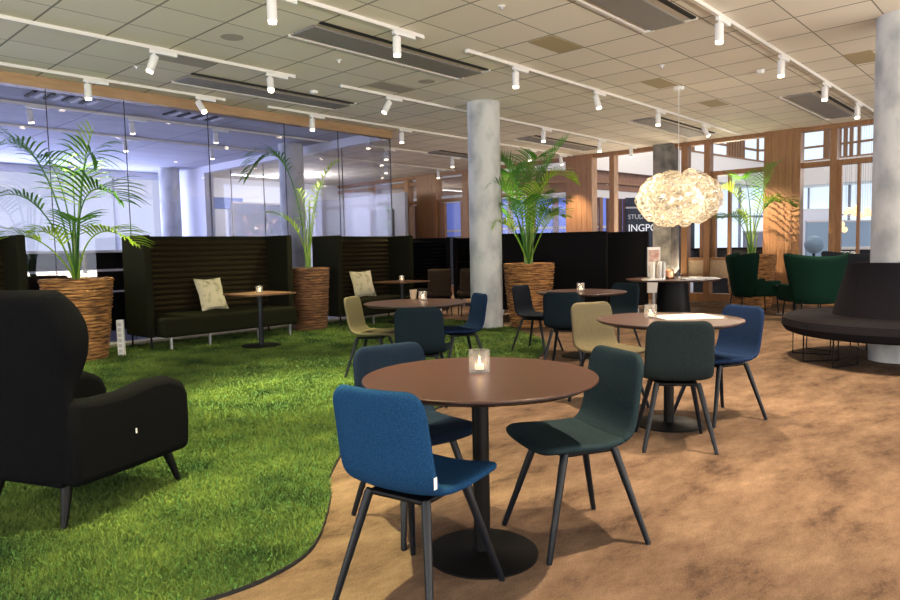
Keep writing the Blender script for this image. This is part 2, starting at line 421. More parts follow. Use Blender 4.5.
# far walls of the glazed room
struct(MB().box(9.0, 9.25, 17.0, 19.3, 0, Z).build('wall_far_stub', M['plaster']))
struct(MB().box(9.0, WX+.1, 19.25, 19.4, 0, Z).build('wall_far', M['plaster']))
w1 = struct(MB().box(-6, 9.1, 19.25, 19.35, 0, .95).box(-6, 9.1, 19.25, 19.35, 3.42, Z).build('window_1', M['plaster']))
for x in (-6, -2.6, .8, 4.2, 7.6): MB().box(x-.03, x+.03, 19.22, 19.38, .95, 3.42).build('mullion', M['white'], w1)
MB().box(-6, 9.1, 19.29, 19.30, .95, 3.42).build('glass_pane', M['glassw'], w1)
# sheer blinds pulled over the far window
# grey partition wall standing past the glass return
o = struct(MB().box(14.2, 14.32, 14.8, 19.25, 0, 3.02).build('wall_partition', M['grey_panel']))
MB().box(14.15, 14.2, 15.3, 16.3, .3, 2.55).build('dark_board', mat('grey_olive_board', (.13, .14, .13), .6), o)
# outdoors beyond the window: snow and dusky hills
o = struct(MB().box(-120, 9, 19.5, 160, -1.2, -1.0).build('ground_snow', M['snow']))
mb = MB(); rr = random.Random(5); pts = []
for i in range(60):
    pts.append((-110+i*3.0, 150+rr.random()*6, 2.2+1.6*sin(i*.31)+rr.random()*1.2))
vs = []; fs = []
for i, (x, y, h) in enumerate(pts): vs += [(x, y-8, -1), (x, y, h), (x, y+25, -1)]
for i in range(len(pts)-1): fs += [(i*3, i*3+3, i*3+4, i*3+1), (i*3+1, i*3+4, i*3+5, i*3+2)]
struct(mb.add(vs, fs).build('hills', M['hills'], smooth=True))

# ------------------------------------------------------------------ timber window wall along WX
def bay(nm, y0, y1, mull, transom=None, low=None, extra=()):
    f = MB().box(WX-.06, WX+.12, y0, y1, Z-.09, Z).box(WX-.06, WX+.12, y0, y1, 0, .17)
    root = struct(f.build(nm, M['timber']))
    for y, w in mull: MB().box(WX-.09, WX+.12, y-w/2, y+w/2, .17, Z-.09).build('mullion', M['timber'], root)
    if transom:
        for t in transom: MB().box(WX-.05, WX+.1, y0, y1, t-.05, t+.05).build('transom', M['timber'], root)
    if low:
        for a, b in low:
            MB().box(WX-.04, WX+.04, a, b, .52, .92).build('sill_panel', M['timber_light'], root)
            MB().box(WX-.07, WX+.07, a, b, .92, .98).build('sill', M['timber'], root)
    for a, b, c, d in extra: MB().box(WX-.02, WX+.08, a, b, c, d).build('door_stile', M['timber'], root)
    MB().box(WX+.02, WX+.03, y0, y1, .17, Z-.09).build('glass_pane', M['glassw'], root)
    return root
bay('window_2', 15.23, 19.25, [(15.72, .2), (17.2, .15)], [2.77, 3.36], None, [(16.0, 16.5, .17, 2.7), (15.35, 15.42, .17, 2.7)])
bay('window_3', 9.75, 14.40, [(13.25, .2), (12.1, .14), (10.95, .14)], [2.77], None, [(14.15, 14.38, .17, 2.7), (13.42, 13.5, .17, 2.7)])
bay('window_4', 4.86, 8.98, [(8.44, .13), (6.60, .14), (6.08, .13)], None, [(4.86, 6.02), (6.14, 6.55)], [(5.90, 5.99, .98, 2.8), (5.58, 5.64, .98, 2.8), (6.2, 6.26, .98, 2.8)])
MB().box(WX-.05, WX+.1, 4.86, 6.6, 2.79, 2.89).build('transom', M['timber'], bpy.data.objects['window_4'])
bay('window_5', -.4, 4.15, [(3.56, .12), (2.3, .12), (1.0, .12)], [2.84], [(2.36, 3.5), (3.62, 4.15)], [(3.1, 3.15, .98, 2.79), (3.42, 3.50, .98, 2.79)])
bay('window_6', -6, -1.2, [(-3, .12)], [2.84])
for k, (a, b) in enumerate(((14.40, 15.23), (8.98, 9.75), (4.15, 4.86), (-1.2, -.4))):
    w = struct(MB().box(WX-.12, WX+.14, a, b, 0, Z).build('wall_timber', M['timber']))
    for j in range(1, 5):
        y = a+(b-a)*j/5; MB().box(WX-.125, WX-.118, y-.004, y+.004, 0, Z).build('groove', M['timber_dark'], w)
# walls behind the camera: tall windows with slim posts
wb = struct(MB().box(-6.1, -6, -6, 19.3, 0, .25).box(-6.1, -6, -6, 19.3, 3.4, Z).build('window_7', M['plaster']))
for y in (-6, -3, 0, 3, 6, 9.8): MB().box(-6.1, -5.95, y-.06, y+.06, .25, 3.4).build('mullion', M['white'], wb)
wb = struct(MB().box(-6, WX, -6.1, -6, 0, .25).box(-6, WX, -6.1, -6, 3.4, Z).build('window_8', M['plaster']))
for x in (-6, -3, 0, 3, 6, 9, 12, 15): MB().box(x-.06, x+.06, -6.1, -5.95, .25, 3.4).build('mullion', M['white'], wb)

# ------------------------------------------------------------------ atrium beyond the timber wall
struct(MB().box(WX+.12, 42, -8, 30, -.12, -.02).build('floor', mat('pale_stone_floor', (.42, .40, .38), .35)))
ring = [(18.4, 20.5), (18.57, 14.6), (20.76, 12.23), (24.3, 11.9), (33.7, 10.8), (34.8, 9.4), (34.5, 6.4), (33.0, 1), (31, -6)]
def seg_walls(nm, pts, w, z0, z1, m, off=0):
    mb = MB()
    for a, b in zip(pts[:-1], pts[1:]):
        mb.obox((a[0]+off, a[1]), (b[0]+off, b[1]), w, z0, z1)
    return mb.build(nm, m)
bal = struct(seg_walls('wall_balcony', ring, .25, 3.9, 5.0, M['parapet']))
seg_walls('coping', ring, .34, 5.0, 5.06, M['timber'], 0).parent = bal
# upper storey behind the parapet: lit office with timber screens
ring2 = [(x+2.6, y+1.2) for x, y in ring]
struct(seg_walls('wall_upper_office', ring2, .2, 3.9, 5.2, M['plaster']))
o = struct(seg_walls('window_9', ring2, .06, 5.2, 7.4, M['day']))
for (a, b) in zip(ring2[:-1], ring2[1:]):
    A, B = Vector(a), Vector(b); L = (B-A).length; k = max(1, int(L/1.5)); d = (B-A)/k
    mb = MB()
    for i in range(k):
        p = A+d*i; mb.obox(p-d.normalized()*.06, p+d.normalized()*.06, .24, 4.0, 7.4)
        if i % 3 == 1:
            for j in range(5):
                q = p+d*(.1+j*.17); mb.obox(q-d.normalized()*.07, q+d.normalized()*.07, .3, 4.0, 7.4)
    mb.obox(A, B, .2, 5.9, 6.0)
    mb.build('timber_screen', M['timber'], o)
mb = MB()
for a, b in zip(ring[:-1], ring[1:]):
    mb.add([(a[0], a[1], 3.9), (b[0], b[1], 3.9), (b[0]+6, b[1]+3, 3.9), (a[0]+6, a[1]+3, 3.9)], [(0, 1, 2, 3)])
struct(mb.build('ceiling', M['parapet'], fixn=False))
mb = MB()
for a, b in zip(ring2[:-1], ring2[1:]):
    mb.add([(a[0]-2, a[1]-1, 7.4), (b[0]-2, b[1]-1, 7.4), (b[0]+6, b[1]+3, 7.4), (a[0]+6, a[1]+3, 7.4)], [(0, 1, 2, 3)])
struct(mb.build('ceiling', M['parapet'], fixn=False))
# timber shop front under the nearer balcony
front = [(18.5, 20.5), (18.7, 14.7), (20.85, 12.4), (24.3, 12.1), (27.5, 11.7)]
sf = struct(seg_walls('wall_shop_front', front, .3, 3.25, 3.9, M['timber_dark']))
seg_walls('ledge', front, .42, 3.48, 3.56, M['timber']).parent = sf
seg_walls('white_band', front, .26, 2.98, 3.25, M['parapet']).parent = sf
seg_walls('blue_glazing', front, .08, 1.75, 2.98, M['shopblue']).parent = sf
seg_walls('dark_glazing', front, .10, 0, 1.75, M['shopdark']).parent = sf
seg_walls('glazing_bar', front, .2, 1.92, 2.0, M['parapet']).parent = sf
for (a, b) in zip(front[:-1], front[1:]):
    A, B = Vector(a), Vector(b); L = (B-A).length; k = max(1, int(L/1.3)); d = (B-A)/k; e = d.normalized()
    for i in range(k): MB().obox(A+d*(i+.2)-e*.09, A+d*(i+.2)+e*.09, .36, 0, 2.98).build('pilaster', M['timber'], sf)
# slatted timber screen and the dark shop sign
sl = MB()
for i in range(4):
    p = Vector((18.95+.17*i, 10.72-.1*i)); sl.obox(p, p+Vector((.11, -.06)), .10, 0, 2.75)
o = sl.build('slatted_screen', M['timber_dark']); tag(o, 'slatted timber screen in the atrium left of the dark shop sign', 'screen')
def text(s, size, loc, xdir, m, parent, nm='lettering', ext=.004, align='LEFT'):
    cu = bpy.data.curves.new(nm, 'FONT'); cu.body = s; cu.size = size; cu.extrude = ext; cu.align_x = align
    o = bpy.data.objects.new(nm, cu); COL.objects.link(o); o.data.materials.append(m)
    X = Vector((*xdir, 0)).normalized(); Yv = Vector((0, 0, 1)); Zv = X.cross(Yv)
    o.matrix_world = Matrix(((X.x, Yv.x, Zv.x, loc[0]), (X.y, Yv.y, Zv.y, loc[1]), (X.z, Yv.z, Zv.z, loc[2]), (0, 0, 0, 1)))
    dg = bpy.context.evaluated_depsgraph_get(); me = bpy.data.meshes.new_from_object(o.evaluated_get(dg))
    o2 = bpy.data.objects.new(nm, me); COL.objects.link(o2); o2.matrix_world = o.matrix_world.copy()
    bpy.data.objects.remove(o)
    if parent: o2.parent = parent
    return o2
sg = thing('shop_sign', 'dark shop sign with white capital letters seen past the black booths', 'sign', (0, 0, 0))
sa, sb = Vector((19.15, 10.18)), Vector((20.85, 8.75)); sd = (sb-sa).normalized(); sn = Vector((sd.y, -sd.x)); sn = -sn if sn.dot(-CF.xy) < 0 else sn
MB().obox(sa, sb, .08, 0.4, 2.75).build('sign_board', M['shopdark'], sg)
MB().obox(sa, sb, .10, 2.42, 2.47).build('sign_bar', M['parapet'], sg)
q = sa+sn*.05+sd*.05; text('STUDIO', .20, (q.x, q.y, 2.10), sd, M['grey_letter'], sg)
text('INGPO', .31, (q.x, q.y, 1.72), sd, M['sign_text'], sg)
# far low level: bright glazing, dark furniture, and timber partitions
fw = struct(seg_walls('window_10', [(30, 14), (36.5, 9.6), (36.2, 6), (34.6, 0), (32.4, -6)], .1, .3, 3.9, M['day']))
for a, b in (((36.5, 9.6), (36.2, 6)), ((36.2, 6), (34.6, 0)), ((30, 14), (36.5, 9.6))):
    A, B = Vector(a), Vector(b); L = (B-A).length; k = int(L/1.6); d = (B-A)/k; e = d.normalized(); mb = MB()
    for i in range(k): mb.obox(A+d*i-e*.05, A+d*i+e*.05, .26, 0, 3.9)
    mb.obox(A, B, .2, 2.5, 2.6); mb.build('frame', M['grey_panel'], fw)
struct(MB().box(24, 24.2, -6, 30, 0, .02).build('trim_2', M['parapet']))
# wall of far atrium left
struct(MB().obox((23.3, 25.3), (26.5, 21.8), .2, 3.55, 4.6).build('wall_balcony_far', M['parapet']))
struct(MB().obox((22, 30), (30, 18), .2, 0, 8).build('wall_far_atrium', M['timber_light']))

def simple_table(x, y, lab, r=.4, z=.74, m=M['timber_light']):
    t = thing('atrium_table', lab, 'table', (x, y, -.02))
    MB().lathe([(0, z-.03), (r, z-.03), (r, z), (0, z)], n=24).build('tabletop', m, t)
    MB().tube([(0, 0, .02), (0, 0, z-.03)], .04).build('column', M['black'], t)
    MB().lathe([(0, 0), (.25, 0), (.25, .02), (0, .02)], n=24).build('base', M['black'], t)
simple_table(21.5, 6.6, 'pale round cafe table out in the atrium, left of the palm by the window')
simple_table(23.5, 4.6, 'pale round cafe table out in the atrium, right of the timber panel')
def atrium_chair(x, y, rz, lab, m):
    t = thing('atrium_chair', lab, 'chair', (x, y, -.02), rz)
    MB().box(-.22, .22, -.22, .22, .42, .5).build('seat', m, t, bevel=.03)
    MB().box(-.25, -.19, -.22, .22, .5, 1.0).build('backrest', m, t, bevel=.03)
    for a in (-.19, .19):
        for b in (-.19, .19): MB().tube([(a, b, .42), (a*1.1, b*1.1, 0)], .015, 6).build('leg', M['black'], t)
atrium_chair(20.6, 6.2, .5, 'dark atrium chair left of the pale round cafe table', M['shopdark'])
atrium_chair(22.5, 6.9, 3.4, 'dark atrium chair right of the pale round cafe table', M['shopdark'])
atrium_chair(22.6, 4.3, .4, 'dark red atrium chair behind the right window bay', mat('dark_red', (.12, .02, .03), .7))
atrium_chair(24.6, 4.9, 3.4, 'black atrium chair behind the right window bay', M['shopdark'])
def counter(x0, x1, y0, y1, h, lab, m, mt):
    t = thing('atrium_counter', lab, 'counter', ((x0+x1)/2, (y0+y1)/2, -.02))
    a, b = (x1-x0)/2, (y1-y0)/2
    MB().box(-a, a, -b, b, 0, h-.06).build('cabinet', m, t); MB().box(-a-.04, a+.04, -b-.04, b+.04, h-.06, h).build('worktop', mt, t)
def planter_screen(x, y, w, h, rz, lab, m):
    t = thing('room_divider', lab, 'divider', (x, y, -.02), rz)
    MB().box(-w/2, w/2, -.05, .05, .1, h).build('panel', m, t); MB().box(-w/2-.03, w/2+.03, -.06, .06, h, h+.05).build('cap', M['parapet'], t)
    for a in (-w/2+.05, w/2-.05): MB().box(a-.03, a+.03, -.12, .12, 0, .1).build('foot', M['black'], t)
planter_screen(27.5, 6.2, 2.6, 2.0, -.7, 'pale blue room divider far out in the atrium behind the right bay', mat('pale_blue_divider', (.35, .48, .58), .6))
planter_screen(26.5, 8.2, 2.2, 1.7, -.7, 'grey room divider far out in the atrium behind the right palm', M['grey_panel'])
planter_screen(30.5, 8.0, 2.4, 2.6, -.7, 'white room divider deepest in the atrium', M['plaster'])
counter(17.6, 18.3, 5.0, 7.4, 1.2, 'dark counter in the atrium behind the round magazine table', M['shopdark'], M['black'])
counter(19.4, 20.2, 1.6, 4.6, 1.15, 'dark counter in the atrium behind the right window bay', M['shopdark'], M['parapet'])
# cluster of warm pendant bulbs in the atrium
for i in range(14):
    a = rr.random(); x = 24.9+i*.055+rr.random()*.3; y = 5.62-i*.062; z = 2.38-.32*rr.random()-.45*(i < 2)
    t = thing('pendant_bulb', 'warm glowing glass pendant bulb in the cluster beyond the right window', 'pendant lamp', (x, y, z), 0, 'pendant bulbs beyond the right window')
    MB().lathe([(0, -.10), (.07, -.07), (.10, 0), (.07, .07), (0, .10)], n=12).build('bulb', M['pendantbulb'], t, smooth=True)
    MB().tube([(0, 0, .10), (0, 0, 6.2-z)], .003, 5).build('cord', M['black'], t)
# round globe sculpture-like lamp seen low in the right bay
t = thing('grey_globe_lamp', 'grey blue globe on a stand seen through the right window bay', 'lamp', (21.9, 5.6, -.42))
MB().lathe([(0, 1.35)]+[(.26*sin(a*pi/12), 1.62-.26*cos(a*pi/12)) for a in range(1, 12)]+[(0, 1.88)], n=24).build('globe', M['globe'], t, smooth=True)
MB().tube([(0, 0, .4), (0, 0, 1.37)], .04).build('stand', M['shopdark'], t)

# ------------------------------------------------------------------ inside the glazed room
def dark_bench(x, y, w, rz, lab):
    t = thing('dark_booth', lab, 'booth', (x, y, .012), rz)
    MB().box(-w/2, w/2, -.1, .1, 0, 1.34).build('back_panel', M['sofa_black'], t, bevel=.03)
    MB().box(-w/2, w/2, .1, .65, .1, .42).build('seat', M['sofa_black'], t, bevel=.04)
    MB().box(-w/2-.03, w/2+.03, -.12, .12, 1.34, 1.38).build('cap_rail', M['plaster'], t)
    MB().box(-w/2, w/2, -.12, -.10, 1.02, 1.06).build('front_rail', M['plaster'], t); MB().box(-w/2, w/2, -.12, -.10, .66, .69).build('front_rail', M['plaster'], t)
dark_bench(3.4, 12.2, 3.0, 0, 'dark low booth with white rails behind the glass, left of the first high-backed sofa')
dark_bench(6.6, 13.6, 2.4, 0, 'dark low booth with white rails deep behind the glass')
dark_bench(.2, 12.8, 2.6, 0, 'dark low booth with white rails behind the glass at the far left')
t = thing('white_desk', 'white narrow desk behind the glass between sofa and palm pot', 'desk', (2.7, 11.2, .012))
MB().box(-.7, .7, -.3, .3, .70, .74).build('desktop', M['plaster'], t)
for a in (-.65, .65):
    for b in (-.25, .25): MB().box(a-.02, a+.02, b-.02, b+.02, 0, .7).build('leg', M['metal'], t)
t = thing('blue_noticeboard', 'plain blue board hung on the white wall behind the glass', 'board', (10.85, 19.2, 2.84))
MB().box(-.62, .55, -.02, .03, -.17, .17).build('board', M['blue_panel'], t)
# framed picture hanging behind the glass
t = thing('framed_picture', 'large framed brown picture with pink and green blossoms behind the glass', 'picture', (12.1, 19.18, 2.25))
pic = bpy.data.materials.new('blossom_picture'); pic.use_nodes = True; nt = pic.node_tree
tc = nt.nodes.new('ShaderNodeTexCoord'); nn = nt.nodes.new('ShaderNodeTexNoise'); nn.inputs['Scale'].default_value = 4; nn.inputs['Detail'].default_value = 6
cr = nt.nodes.new('ShaderNodeValToRGB'); e = cr.color_ramp.elements; e[0].position = .35; e[0].color = (.03, .05, .02, 1); e[1].position = .72; e[1].color = (.5, .25, .2, 1)
x = e.new(.5); x.color = (.06, .045, .035, 1); x = e.new(.6); x.color = (.09, .07, .05, 1)
nt.links.new(tc.outputs['Object'], nn.inputs['Vector']); nt.links.new(nn.outputs[0], cr.inputs[0]); nt.links.new(cr.outputs[0], nt.nodes['Principled BSDF'].inputs['Base Color'])
MB().box(-1.05, 1.05, -.01, .02, -.65, .6).build('canvas', pic, t)
MB().box(-1.12, -1.05, -.03, .03, -.7, .65).box(1.05, 1.12, -.03, .03, -.7, .65).box(-1.05, 1.05, -.03, .03, .6, .65).box(-1.05, 1.05, -.03, .03, -.7, -.65).build('picture_frame', M['skirt'], t)
t = thing('tube_light', 'bright white strip light on the ceiling behind the glass', 'strip light', (10.9, 17.6, 3.55))
MB().box(-.75, .75, -.06, .06, -.02, .05).build('housing', M['white'], t); MB().box(-.73, .73, -.05, .05, -.04, -.02).build('diffuser', M['tubelight'], t)

# ------------------------------------------------------------------ ceiling fittings
tracks = []
def light_track(x0, x1, y, lab):
    t = thing('light_track', lab, 'light track', (x0, y, Z-.001))
    MB().box(0, x1-x0, -.018, .018, -.036, 0).build('rail', M['track'], t)
    MB().box(0, x1-x0, -.006, .006, -.038, -.0355).build('groove', M['skirt'], t)
    MB().box(-.012, 0, -.022, .022, -.04, 0).build('end_cap', M['white'], t); MB().box(x1-x0, x1-x0+.012, -.022, .022, -.04, 0).build('end_cap', M['white'], t)
light_track(-3.5, 5.34, 7.6, 'long white light track over the lawn, second from the glass wall')
light_track(-3.5, 5.36, 9.42, 'long white light track by the glass, left half')
light_track(6.12, 14.9, 7.58, 'white light track passing behind the middle concrete column')
light_track(6.12, 14.9, 9.42, 'white light track nearest the glass wall, continuing right to the timber wall')
light_track(-3.5, 5.38, 5.27, 'white light track above the front table, ending near the long air unit')
light_track(6.12, 14.9, 5.27, 'white light track running towards the crystal chandelier')
light_track(-3.5, 14.9, 2.71, 'white slotted light track on the right side running to the right column')
light_track(9.9, 14.9, 11.4, 'short white light track far back beyond the end of the glass')
light_track(9.9, 14.9, 13.4, 'short white light track farthest back before the timber wall')
# head: adapter box, swivel arm, cylindrical lamp
def make_spot(tilt, az):
    t = thing('track_spotlight', 'x', 'spotlight', (0, 0, 0))
    MB().box(-.05, .26, -.02, .02, -.075, -.036).build('driver_box', M['white'], t, bevel=.004)
    MB().tube([(0, 0, -.07), (0, 0, -.115)], .014, 10).build('swivel', M['white'], t)
    d = Vector((sin(tilt)*cos(az), sin(tilt)*sin(az), -cos(tilt))); c = Vector((0, 0, -.125))
    lb = MB().tube([c-d*.03, c-d*.02, c+d*.14, c+d*.15], [.034, .043, .043, .040], 20).build('lamp_body', M['white'], t, smooth=True)
    MB().tube([c+d*.149, c+d*.172], [.037, .035], 20).build('lens', M['lamp_on'], lb)
    return t, d
def lamp(nm, loc, d, e, col, size, blend=.8, rad=.03):
    l = bpy.data.lights.new(nm, 'SPOT'); l.energy = e; l.color = col; l.spot_size = radians(size); l.spot_blend = blend; l.shadow_soft_size = rad
    o = bpy.data.objects.new(nm, l); COL.objects.link(o); o.location = loc
    o.rotation_euler = Vector(d).to_track_quat('-Z', 'Y').to_euler(); return o
protos = {}
def spot(x, y, lab, tilt=0, az=0, e=0, col=(1, .80, .55), size=62):
    key = (round(tilt, 2), round(az, 2))
    if key not in protos:
        t, d = make_spot(tilt, az); protos[key] = (t, d)
    else:
        t, d = protos[key]; t = dup(t)
    t.location = (x, y, Z-.001); t['label'] = lab
    if e:
        p = Vector((x, y, Z-.126))+d*.20
        l = lamp('spot_beam', p, d, e, col, size); return t
    return t
W = (1, .78, .52); G_ = (1, .90, .45)
EN = 420
order = ['first', 'second', 'third', 'fourth', 'fifth', 'sixth']
def row(name, items):
    for i, (x, y, tilt, az, e, col, size) in enumerate(items):
        lab = '%s white spotlight from the left on the %s' % (order[i], name)
        spot(x, y, lab, tilt, az, e, col, size)
row('track nearest the glass wall, left half', [(3.45, 9.42, 0, 0, EN*.7, G_, 60), (4.96, 9.42, .6, -1.2, EN*.9, G_, 55)])
row('track over the lawn', [(3.50, 7.6, .35, 2.6, EN*.9, G_, 42), (4.98, 7.6, .5, 4.2, EN*2.0, G_, 40)])
row('track ending near the long air unit', [(3.50, 5.27, .0, 0, EN*3.2, G_, 40), (5.00, 5.27, 0, 0, EN*.8, G_, 50)])
row('track running towards the chandelier', [(7.05, 5.27, 0, 0, EN, W, 60), (9.02, 5.27, .25, 5.2, EN*.8, W, 60), (11.05, 5.27, 0, 0, EN*.7, W, 60), (13.0, 5.27, .80, -.28, EN*1.8, W, 45)])
row('slotted track at the right', [(7.05, 2.71, 0, 0, EN, W, 75), (9.02, 2.71, 0, 0, EN*1.1, W, 60), (11.0, 2.71, 0, 0, EN, W, 60), (13.0, 2.71, 0, 0, EN, W, 60)])
row('track passing behind the middle column', [(7.0, 7.58, .5, 2.4, EN*.5, G_, 60), (9.3, 7.58, .45, -2.2, EN*1.2, W, 50), (11.0, 7.58, 0, 0, EN*.6, W, 60), (13.1, 7.58, 0, 0, EN*.6, W, 60), (14.5, 7.58, .3, 0, EN*.6, W, 60)])
row('track by the glass, right half', [(6.95, 9.42, .0, 0, EN*.35, G_, 60), (9.0, 9.42, 0, 0, EN*.5, W, 60), (11.0, 9.42, 0, 0, EN*.6, W, 60), (13.1, 9.42, 0, 0, EN*.6, W, 60), (14.4, 9.42, .3, 0, EN*.6, W, 60)])
row('short track beyond the end of the glass', [(10.4, 11.4, 0, 0, EN*.6, W, 60), (12.6, 11.4, 0, 0, EN*.6, W, 60), (14.4, 11.4, 0, 0, EN*.6, W, 60)])
row('farthest short track before the timber wall', [(12.2, 13.4, 0, 0, EN*.6, W, 60), (14.2, 13.4, 0, 0, EN*.6, W, 60)])
# heads on the same tracks overhead and behind the viewpoint
for x, y, e, c in ((1.5, 2.75, 1.6, G_), (2.8, .85, 1.2, W), (4.65, .85, 1.3, W), (6.7, .85, .9, W), (3.1, 2.71, .5, W), (5.05, 2.71, 1.3, W), (2.4, 3.9, .8, G_), (1.6, 5.27, .7, G_), (1.6, 7.6, .5, G_), (-.5, 5.27, .4, G_)):
    lamp('spot_beam', (x, y, Z-.28), (0, 0, -1), EN*e, c, 65)
# spotlights glowing on the ceiling behind the glass
def air_unit(x0, y0, lab, L=2.65):
    t = thing('ceiling_air_unit', lab, 'air unit', (x0, y0, Z))
    MB().box(0, L, .10, .46, -.03, .0).build('perforated_panel', M['mesh_panel'], t)
    MB().box(0, L, .02, .10, -.012, 0).box(0, L, .46, .52, -.012, 0).build('casing', M['skirt'], t)
    MB().box(0, L, -.03, .02, -.016, -.001).build('air_slot', M['dark_slot'], t)
    MB().box(0, L, .53, .56, -.028, 0).build('edge_rail', M['track'], t)
    MB().box(L, L+.04, -.03, .10, -.02, 0).build('end_bracket', M['white'], t); MB().box(L, L+.04, .44, .56, -.03, 0).build('end_bracket', M['white'], t)
air_unit(4.33, 5.68, 'long grey ceiling air unit at the top centre of the view')
air_unit(4.33, 8.38, 'long grey ceiling air unit above the lawn near the glass')
air_unit(4.33, 2.95, 'grey ceiling air unit at the top right next to the slotted track')
air_unit(11.72, 2.98, 'grey ceiling air unit close to the right column')
air_unit(11.72, 5.62, 'grey ceiling air unit behind the chandelier')
air_unit(11.72, 8.28, 'grey ceiling air unit above the middle palm')
air_unit(11.72, 11.0, 'grey ceiling air unit far back left of the middle column')
# square hatches / dull tiles in the ceiling
hm = mat('yellowish_tile', (.42, .34, .19), .8); hm2 = mat('grey_brown_tile', (.40, .35, .29), .8)
for nm, x0, x1, y0, y1, lab, m in (('a', 6.40, 7.06, 4.29, 4.62, 'small yellowish ceiling tile near the start of the chandelier track', hm),
        ('b', 9.72, 10.38, 1.90, 2.20, 'small yellowish ceiling tile left of the right column', hm),
        ('c', 3.67, 4.34, 7.72, 8.06, 'narrow grey ceiling tile beside the lawn track', hm2), ('d', 9.1, 9.72, 4.32, 4.62, 'small dull ceiling tile left of the chandelier ceiling rose', hm),
        ('e', 11.1, 11.7, 4.32, 4.62, 'small dull ceiling tile behind the chandelier ceiling rose', hm), ('f', 6.4, 7.06, 7.06, 7.4, 'dull ceiling tile beyond the long air unit', hm2)):
    o = MB().box(x0+.01, x1-.01, y0, y1, Z-.004, Z+.001).build('ceiling_hatch', m); tag(o, lab, 'ceiling tile')
def disc(nm, x, y, r, h, lab, cat, m, parts=False):
    t = thing(nm, lab, cat, (x, y, Z))
    MB().lathe([(0, -h), (r*.8, -h), (r, -h*.6), (r, 0), (0, 0)], n=28).build('cover', m, t, smooth=True)
    if parts: MB().lathe([(0, -h-.025), (r*.35, -h-.022), (r*.45, -h), (0, -h)], n=18).build('nozzle', M['metal'], t, smooth=True)
disc('ceiling_speaker', 3.95, 6.72, .12, .006, 'round flat ceiling speaker above the lawn', 'speaker', hm2)
disc('ceiling_speaker', 6.85, 6.65, .12, .006, 'round flat ceiling speaker left of the middle column top', 'speaker', hm2)
disc('smoke_detector', 9.72, 3.18, .05, .045, 'white smoke detector between chandelier and right track', 'smoke detector', M['white'])
disc('smoke_detector', 6.06, 8.14, .06, .04, 'white smoke detector near the glass wall', 'smoke detector', M['white'])
disc('sprinkler', 5.30, 4.12, .035, .012, 'small sprinkler head at the top centre of the ceiling', 'sprinkler', M['white'], True)
disc('sprinkler', 3.70, 8.54, .035, .012, 'small sprinkler head above the left lawn', 'sprinkler', M['white'], True)
disc('sprinkler', 5.33, 6.64, .035, .012, 'small sprinkler head beyond the long air unit', 'sprinkler', M['white'], True)
disc('sprinkler', 8.5, 4.0, .035, .012, 'small sprinkler head left of the chandelier cord', 'sprinkler', M['white'], True)
# track-like fittings on the ceiling inside the glazed room
for i, (x, y, lab) in enumerate(((3.4, 11.6, 'first from the left'), (4.9, 11.6, 'second from the left'), (6.4, 11.6, 'third from the left'), (5.6, 13.6, 'fourth, deeper in'), (7.4, 13.6, 'rightmost, deeper in'))):
    spot(x, y, 'white spotlight behind the glass, %s' % lab, .4, 1.0, 28, (1, .9, .75), 70)
light_track(-3, 9.0, 11.6, 'white light track on the ceiling just behind the glass')
light_track(-3, 9.0, 13.6, 'white light track on the ceiling deeper behind the glass')
for i, x in enumerate((1.6, 3.2, 5.2)):
    t = thing('louvre_vent', 'louvred ceiling vent behind the glass, %s from the left' % order[i], 'vent', (x, 10.7, Z))
    for k in range(8): MB().box(k*.12, k*.12+.05, 0, .4, -.02, 0).build('slat', M['plaster' if k % 2 else 'dark_slot'], t)

# ------------------------------------------------------------------ chairs
def prof(t):
    """centre line of the shell in side view, t 0 front of seat .. 1 top of back; x forward, z up"""
    K = [(0, .245, .432), (.10, .20, .447), (.25, .08, .440), (.38, -.04, .434), (.46, -.115, .438), (.53, -.168, .468), (.59, -.192, .520), (.70, -.207, .612), (.85, -.226, .720), (1, -.246, .822)]
    for a, b in zip(K[:-1], K[1:]):
        if t <= b[0]+1e-9:
            s = (t-a[0])/(b[0]-a[0]); return a[1]+(b[1]-a[1])*s, a[2]+(b[2]-a[2])*s
    return K[-1][1:]
def pt(t, side):
    e = 1e-3; a = prof(max(0, t-e)); b = prof(min(1, t+e)); dx, dz = b[0]-a[0], b[1]-a[1]; l = math.hypot(dx, dz); x, z = prof(t)
    return x, z, -dz/l, dx/l      # normal points up / forward
def shell_part(t0, t1, nv):
    th = .019
    def half(t):
        w = .232 if t < .3 else .232-.018*min(1, (t-.3)/.2)
        w = w - .012*max(0, (t-.5)/.5)
        for d in (t, 1-t):
            if d < .055: w *= .80+.20*(1-(1-d/.055)**2)**.5
        return w
    def S(sg):
        def F(u, v):
            t = t0+(t1-t0)*v; x, z, nx, nz = pt(t, 0); q = 2*u-1; w = half(t)
            lift = .022*abs(q)**2.5*(1 if t < .5 else .8)+sg*th
            return (x+abs(nx)*lift, q*w, z+abs(nz)*lift)
        return F
    return S(1), S(-1)
def make_chair():
    t = thing('shell_chair', 'x', 'chair', (0, 0, 0))
    F, G = shell_part(0, .5, 5); MB().shell(F, G, 6, 6).build('seat', M['blue'], t, sub=2)
    F, G = shell_part(.47, 1, 6); MB().shell(F, G, 6, 8).build('backrest', M['blue'], t, sub=2)
    MB().box(-.13, .13, -.13, .13, .398, .418).build('underframe', M['black'], t, bevel=.008)
    for sx, fx in ((.12, .245), (-.12, -.235)):
        for sy in (-1, 1):
            MB().tube([(sx, sy*.125, .415), (sx*1.05, sy*.13, .40), (fx, sy*.215, .006), (fx, sy*.215, 0)], [.017, .018, .0125, .0115], 12).build('leg', M['blacksatin'], t, smooth=True)
    return t
CH0 = make_chair(); first = [True]
